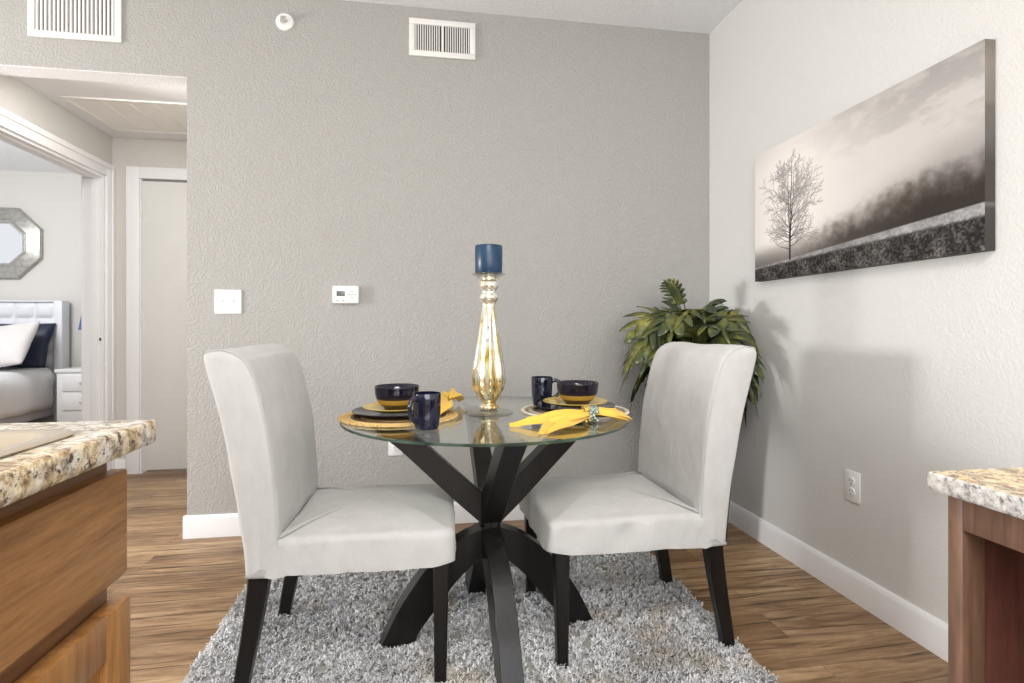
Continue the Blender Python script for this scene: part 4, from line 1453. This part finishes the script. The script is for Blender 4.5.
# sink
t = thing('kitchen_sink', 'shallow taupe rimmed kitchen sink set in the left granite countertop', 'sink', (-0.702, 0.413, CZ))
def rrect(hx, hy, r, z, n=8):
    out = []
    for (cx_, cy_, a0) in ((hx-r, -hy+r, -90), (hx-r, hy-r, 0), (-hx+r, hy-r, 90), (-hx+r, -hy+r, 180)):
        for k in range(n+1):
            a = math.radians(a0+90*k/n)
            out.append((cx_+r*math.cos(a), cy_+r*math.sin(a), z))
    return out
HX, HY_ = 0.260, 0.402
rings = [rrect(HX-0.002, HY_-0.002, 0.045, 0.0006), rrect(HX, HY_, 0.047, 0.003), rrect(HX-0.001, HY_-0.001, 0.046, 0.004), rrect(HX-0.006, HY_-0.006, 0.042, 0.0055),
         rrect(HX-0.022, HY_-0.022, 0.036, 0.0045), rrect(HX-0.030, HY_-0.030, 0.032, 0.001), rrect(HX-0.046, HY_-0.040, 0.030, -0.02), rrect(HX-0.055, HY_-0.048, 0.030, -0.15), rrect(HX-0.07, HY_-0.07, 0.03, -0.17), rrect(0.04, 0.04, 0.03, -0.172)]
v, f = loft(rings, False, True)
msink = plain('taupe_sink_composite', srgb(176, 164, 146), 0.25, 0.25, var=0.03)
fix_normals(MB().add(v, f).build('basin', msink, t, 50))
MB().lathe([(0.0, -0.1725), (0.03, -0.1715), (0.04, -0.168), (0.044, -0.169), (0.044, -0.172)], 32).build('drain', M['steel'], t)

# ------------------------------------------------------------------ desk, right
DXE, DYE, DZ = 0.930, 0.887, 0.780
t = thing('desk_cabinet', 'reddish brown built-in desk base under the golden granite slab', 'cabinet', (0.952, 0.865, 0))
W_ = XR-0.004-0.952
top = DZ-0.0345
# end panel with the front stile, apron rail, inner panels; local y runs to the negative side
MB().box(0.0, 0.022, -0.028, 0.0, 0, top, 0.0015).build('stile', M['cherry'], t)
MB().box(0.022, 0.052, -0.024, 0.0, 0, top, 0.001).build('inner_stile', M['cherry'], t)
MB().box(0.052, W_, -0.018, 0.0, 0, top, 0.001).build('end_panel', M['cherry_panel'], t)
MB().box(0.0, 0.020, -1.00, -0.0285, top-0.060, top, 0.0015).build('apron_rail', M['cherry'], t)
MB().box(W_-0.016, W_, -1.0, -0.019, 0, top, 0.001).build('back_panel', M['cherry_panel'], t)
MB().box(0.0, W_, -1.03, -1.002, 0, top, 0.001).build('end_panel', M['cherry_panel'], t)
slab('countertop', 'golden granite desk slab with a pale chipped edge against the right wall', DXE, XR-0.001, -0.20, DYE, DZ, 0.034, None, M['granite_gold'], M['granite_edge2'], 0.0022)

# ------------------------------------------------------------------ bedroom
BX1 = -3.74
t = thing('bed', 'white bed with a square-tufted headboard in the bedroom beyond the hall', 'bed', (-4.60, 5.70, 0))
hw = 0.765
# tufted headboard
m = MB()
m.box(-hw, hw-0.07, 0.89, 0.985, 0.10, 1.30, 0.012)
m.build('headboard', M['leather'], t)
m = MB()
sx = 0.196; sz = 0.178
x = hw-0.088
rows = 4
cols = 7
for c in range(cols):
    for r in range(rows):
        a0 = x-(c+1)*sx+0.003; a1 = x-c*sx-0.003
        z1 = 1.315-r*sz; z0 = z1-sz+0.006
        # pillow-like square
        g = 6
        V = []; F = []
        for i in range(g+1):
            for j in range(g+1):
                u = i/g*2-1; w_ = j/g*2-1
                k = (1-u**4)*(1-w_**4)
                V.append((a0+(a1-a0)*(u+1)/2, 0.892-0.030*k, z0+(z1-z0)*(w_+1)/2))
        for i in range(g):
            for j in range(g):
                a = i*(g+1)+j
                F.append((a, a+g+1, a+g+2, a+1))
        m.add(V, F)
m.build('tufted_panel', M['leather'], t, 60)
m = MB().box(hw-0.085, hw+0.0, 0.85, 0.985, 0.05, 1.335, 0.014).box(-hw-0.02, -hw+0.08, 0.85, 0.985, 0.05, 1.335, 0.014)
m.box(-hw, hw, 0.855, 0.985, 1.315, 1.335, 0.012)
m.build('headboard_wing', M['beige'] if False else M['leather'], t)
MB().box(-hw+0.06, hw-0.10, -1.2, 0.845, 0.10, 0.30, 0.01).build('bed_frame', M['leather'], t)
MB().box(-hw+0.07, hw-0.11, -1.15, 0.83, 0.30, 0.54, 0.05, seg=4).build('mattress', M['mattress'], t)

def soft(name, label, cat, w, l, h, loc, rot, mat, group=None, seed=0, p=2.6):
    n, k = 28, 28
    m = MB()
    V = []; F = []
    for s in (1, -1):
        b0 = len(V)
        for i in range(n+1):
            for j in range(k+1):
                u = i/n*2-1; v_ = j/k*2-1
                pin = 1-0.10*(abs(u)**2*(1-abs(v_)**2)) if False else 1
                e = (1-abs(u)**p)*(1-abs(v_)**p)
                z = s*h/2*max(0, e)**0.5
                cx_ = 1-0.05*(1-abs(v_))**1*abs(u)
                cy_ = 1-0.05*(1-abs(u))**1*abs(v_)
                z += noise.noise(Vector((u*2.2+seed, v_*2.2, s)))*h*0.09*e
                V.append((u*w/2*cx_, v_*l/2*cy_, z))
        for i in range(n):
            for j in range(k):
                a = b0+i*(k+1)+j
                F.append((a, a+k+1, a+k+2, a+1) if s > 0 else (a, a+1, a+k+2, a+k+1))
    m.add(V, F)
    o = m.build(name, mat, None, 80, loc)
    bm = bmesh.new(); bm.from_mesh(o.data); bmesh.ops.remove_doubles(bm, verts=bm.verts[:], dist=1e-5); bmesh.ops.recalc_face_normals(bm, faces=bm.faces[:]); bm.to_mesh(o.data); bm.free()
    o.rotation_euler = rot
    return tag(o, label, cat, group)
# duvet draped over the mattress
def duvet():
    nx, ny = 60, 50
    V = []; F = []
    w = 0.74
    for i in range(nx+1):
        s = i/nx*2-1
        for j in range(ny+1):
            y = -1.28+2.06*j/ny
            a = abs(s)
            if a < 0.74:
                x = s/0.74*(w-0.10); z = 0.60
            else:
                q = (a-0.74)/0.26
                ang = min(1, q/0.35)*PI/2
                x = math.copysign(w-0.10+0.10*math.sin(ang), s); z = 0.60-0.10*(1-math.cos(ang))-max(0, q-0.35)/0.65*0.30
            nz = noise.noise(Vector((s*5, y*3.2, 1.7)))*0.030+noise.noise(Vector((s*11, y*8, 5)))*0.012
            if a > 0.78: x += math.copysign(1, s)*nz*1.3
            else: z += nz+0.02
            V.append((x-0.02, y, z))
    for i in range(nx):
        for j in range(ny):
            a = i*(ny+1)+j
            F.append((a, a+ny+1, a+ny+2, a+1))
    o = obj('duvet', V, F, M['mattress'], None, 80, (-4.58, 5.70, 0))
    s = o.modifiers.new('thickness', 'SOLIDIFY'); s.thickness = 0.03
    tag(o, 'puffy white duvet spread over the bed beyond the doorway', 'duvet')
duvet()
soft('pillow', 'dark navy pillow leaning against the white tufted headboard', 'pillow', 0.72, 0.50, 0.16, (-4.235, 6.42, 0.86), (math.radians(68), 0, 0.05), M['navy'], None, 3)
soft('pillow', 'beige pillow at the left edge of the bedroom view', 'pillow', 0.62, 0.46, 0.16, (-4.76, 6.28, 0.86), (math.radians(64), 0, 0), M['beige'], None, 5)
soft('pillow', 'white pillow with a flanged edge standing before the navy pillow', 'pillow', 0.60, 0.52, 0.17, (-4.13, 6.12, 0.86), (math.radians(54), math.radians(-8), -0.1), M['sham'], None, 8)
soft('pillow', 'small dark grey pillow low at the edge of the bedroom view', 'pillow', 0.42, 0.26, 0.12, (-4.56, 5.90, 0.72), (math.radians(50), 0, 0), plain('grey_satin', srgb(84, 80, 80), 0.6), None, 2)

t = thing('nightstand', 'white two-drawer nightstand beside the bed', 'nightstand', (-3.42, 6.42, 0))
m = MB().box(-0.27, 0.27, -0.20, 0.22, 0.08, 0.585, 0.004).box(-0.285, 0.285, -0.215, 0.225, 0.585, 0.62, 0.005)
for sx_ in (-0.24, 0.20):
    for sy_ in (-0.18, 0.16):
        m.box(sx_, sx_+0.04, sy_, sy_+0.04, 0, 0.08)
m.build('body', M['nightstand'], t)
for z in (0.20, 0.395):
    d = MB().box(-0.215, 0.215, -0.212, -0.200, z, z+0.165, 0.003).build('drawer', M['nightstand'], t)
    MB().tube([(-0.05, -0.215, z+0.09), (-0.05, -0.235, z+0.09), (0.05, -0.235, z+0.09), (0.05, -0.215, z+0.09)], 0.006, 8).build('handle', M['steel'], d)
t = thing('table_lamp', 'table lamp with a blue shade on the nightstand, half hidden by the door trim', 'lamp', (-3.43, 6.45, 0.62))
MB().lathe([(0, 0), (0.07, 0), (0.07, 0.012), (0.03, 0.02), (0.045, 0.09), (0.06, 0.16), (0.045, 0.24), (0.02, 0.30), (0.015, 0.40), (0, 0.40)], 32).build('lamp_base', M['silverleaf'], t, 50)
MB().lathe([(0.17, 0.40), (0.125, 0.66), (0.122, 0.66), (0.167, 0.40)], 40).build('lamp_shade', M['shade'], t, 50)

t = thing('wall_mirror', 'octagonal silver-framed mirror on the bedroom wall above the headboard', 'mirror', (-4.50, 6.72, 1.955))
def octa(r, y):
    return [(r/math.cos(PI/8)*math.cos(PI/8+k*PI/4), y, r/math.cos(PI/8)*math.sin(PI/8+k*PI/4)) for k in range(8)]
v, f = loft([octa(0.385, 0), octa(0.385, -0.030), octa(0.372, -0.042), octa(0.262, -0.075), octa(0.250, -0.068)], False, False)
fix_normals(MB().add(v, f).build('frame', M['silverleaf'], t, 20))
v, f = loft([octa(0.250, -0.068), octa(0.240, -0.074), octa(0.225, -0.070), octa(0.222, -0.05)], False, False)
fix_normals(MB().add(v, f).build('beaded_lip', M['silverleaf'], t, 20))
v, f = loft([octa(0.224, -0.048), octa(0.205, -0.052)], False, True)
fix_normals(MB().add(v, f).build('mirror_glass', M['mirror'], t, 5))

# ------------------------------------------------------------------ light
def area(name, loc, target, sx_, sy_, power, col=(1, 1, 1)):
    d = bpy.data.lights.new(name, 'AREA')
    d.shape = 'RECTANGLE'; d.size = sx_; d.size_y = sy_; d.energy = power; d.color = col
    o = bpy.data.objects.new(name, d)
    o.location = loc
    o.rotation_euler = (Vector(target)-Vector(loc)).to_track_quat('-Z', 'Z').to_euler()
    return link(o)
area('living_room_window', (-3.9, 1.75, 1.2), (1.6, 1.9, 1.1), 0.45, 0.7, 70, (1.0, 0.99, 0.975))
area('rear_fill_light', (0.2, -2.6, 1.7), (0.3, 2.9, 2.0), 3.0, 1.8, 62, (0.99, 0.995, 1.0))  # added unseen fill behind the camera, tilted up to lift the ceiling
area('overhead_fill_light', (0.0, -0.3, 2.68), (0.0, -0.3, 0), 1.1, 0.5, 34, (1.0, 0.98, 0.95))  # unseen overhead fill, added to light the room from above
area('bedroom_fill_light', (-3.9, 4.2, 2.35), (-4.1, 6.5, 0.3), 0.9, 0.9, 34, (0.97, 0.985, 1.0))  # fill added in mid-room, out of view, to brighten the bedding
area('hall_fill_light', (-1.6, 3.18, 2.385), (-1.6, 3.9, 0), 0.6, 0.14, 5, (1.0, 0.97, 0.93))  # added fill tucked behind the opening's header to brighten the hall
w = bpy.data.worlds.new('daylight'); SC.world = w; w.use_nodes = True
bg = w.node_tree.nodes['Background']
bg.inputs[0].default_value = (0.94, 0.96, 1.0, 1); bg.inputs[1].default_value = 0.65

# ------------------------------------------------------------------ camera
cam = bpy.data.cameras.new('camera')
cam.sensor_width = 36; cam.lens = 546/1024*36
cam.shift_y = -(341.5-327)/1024
cam.clip_start = 0.02
co = bpy.data.objects.new('camera', cam)
co.location = (0, 0, 1.05)
co.rotation_euler = (PI/2, 0, -math.radians(9.15))
link(co)
SC.camera = co
vs = SC.view_settings
vs.view_transform = 'Standard'; vs.look = 'None'; vs.gamma = 1; vs.use_curve_mapping = False
vs.exposure = 0.60
SC.cycles.use_denoising = True
SC.cycles.max_bounces = 10
SC.cycles.transparent_max_bounces = 12
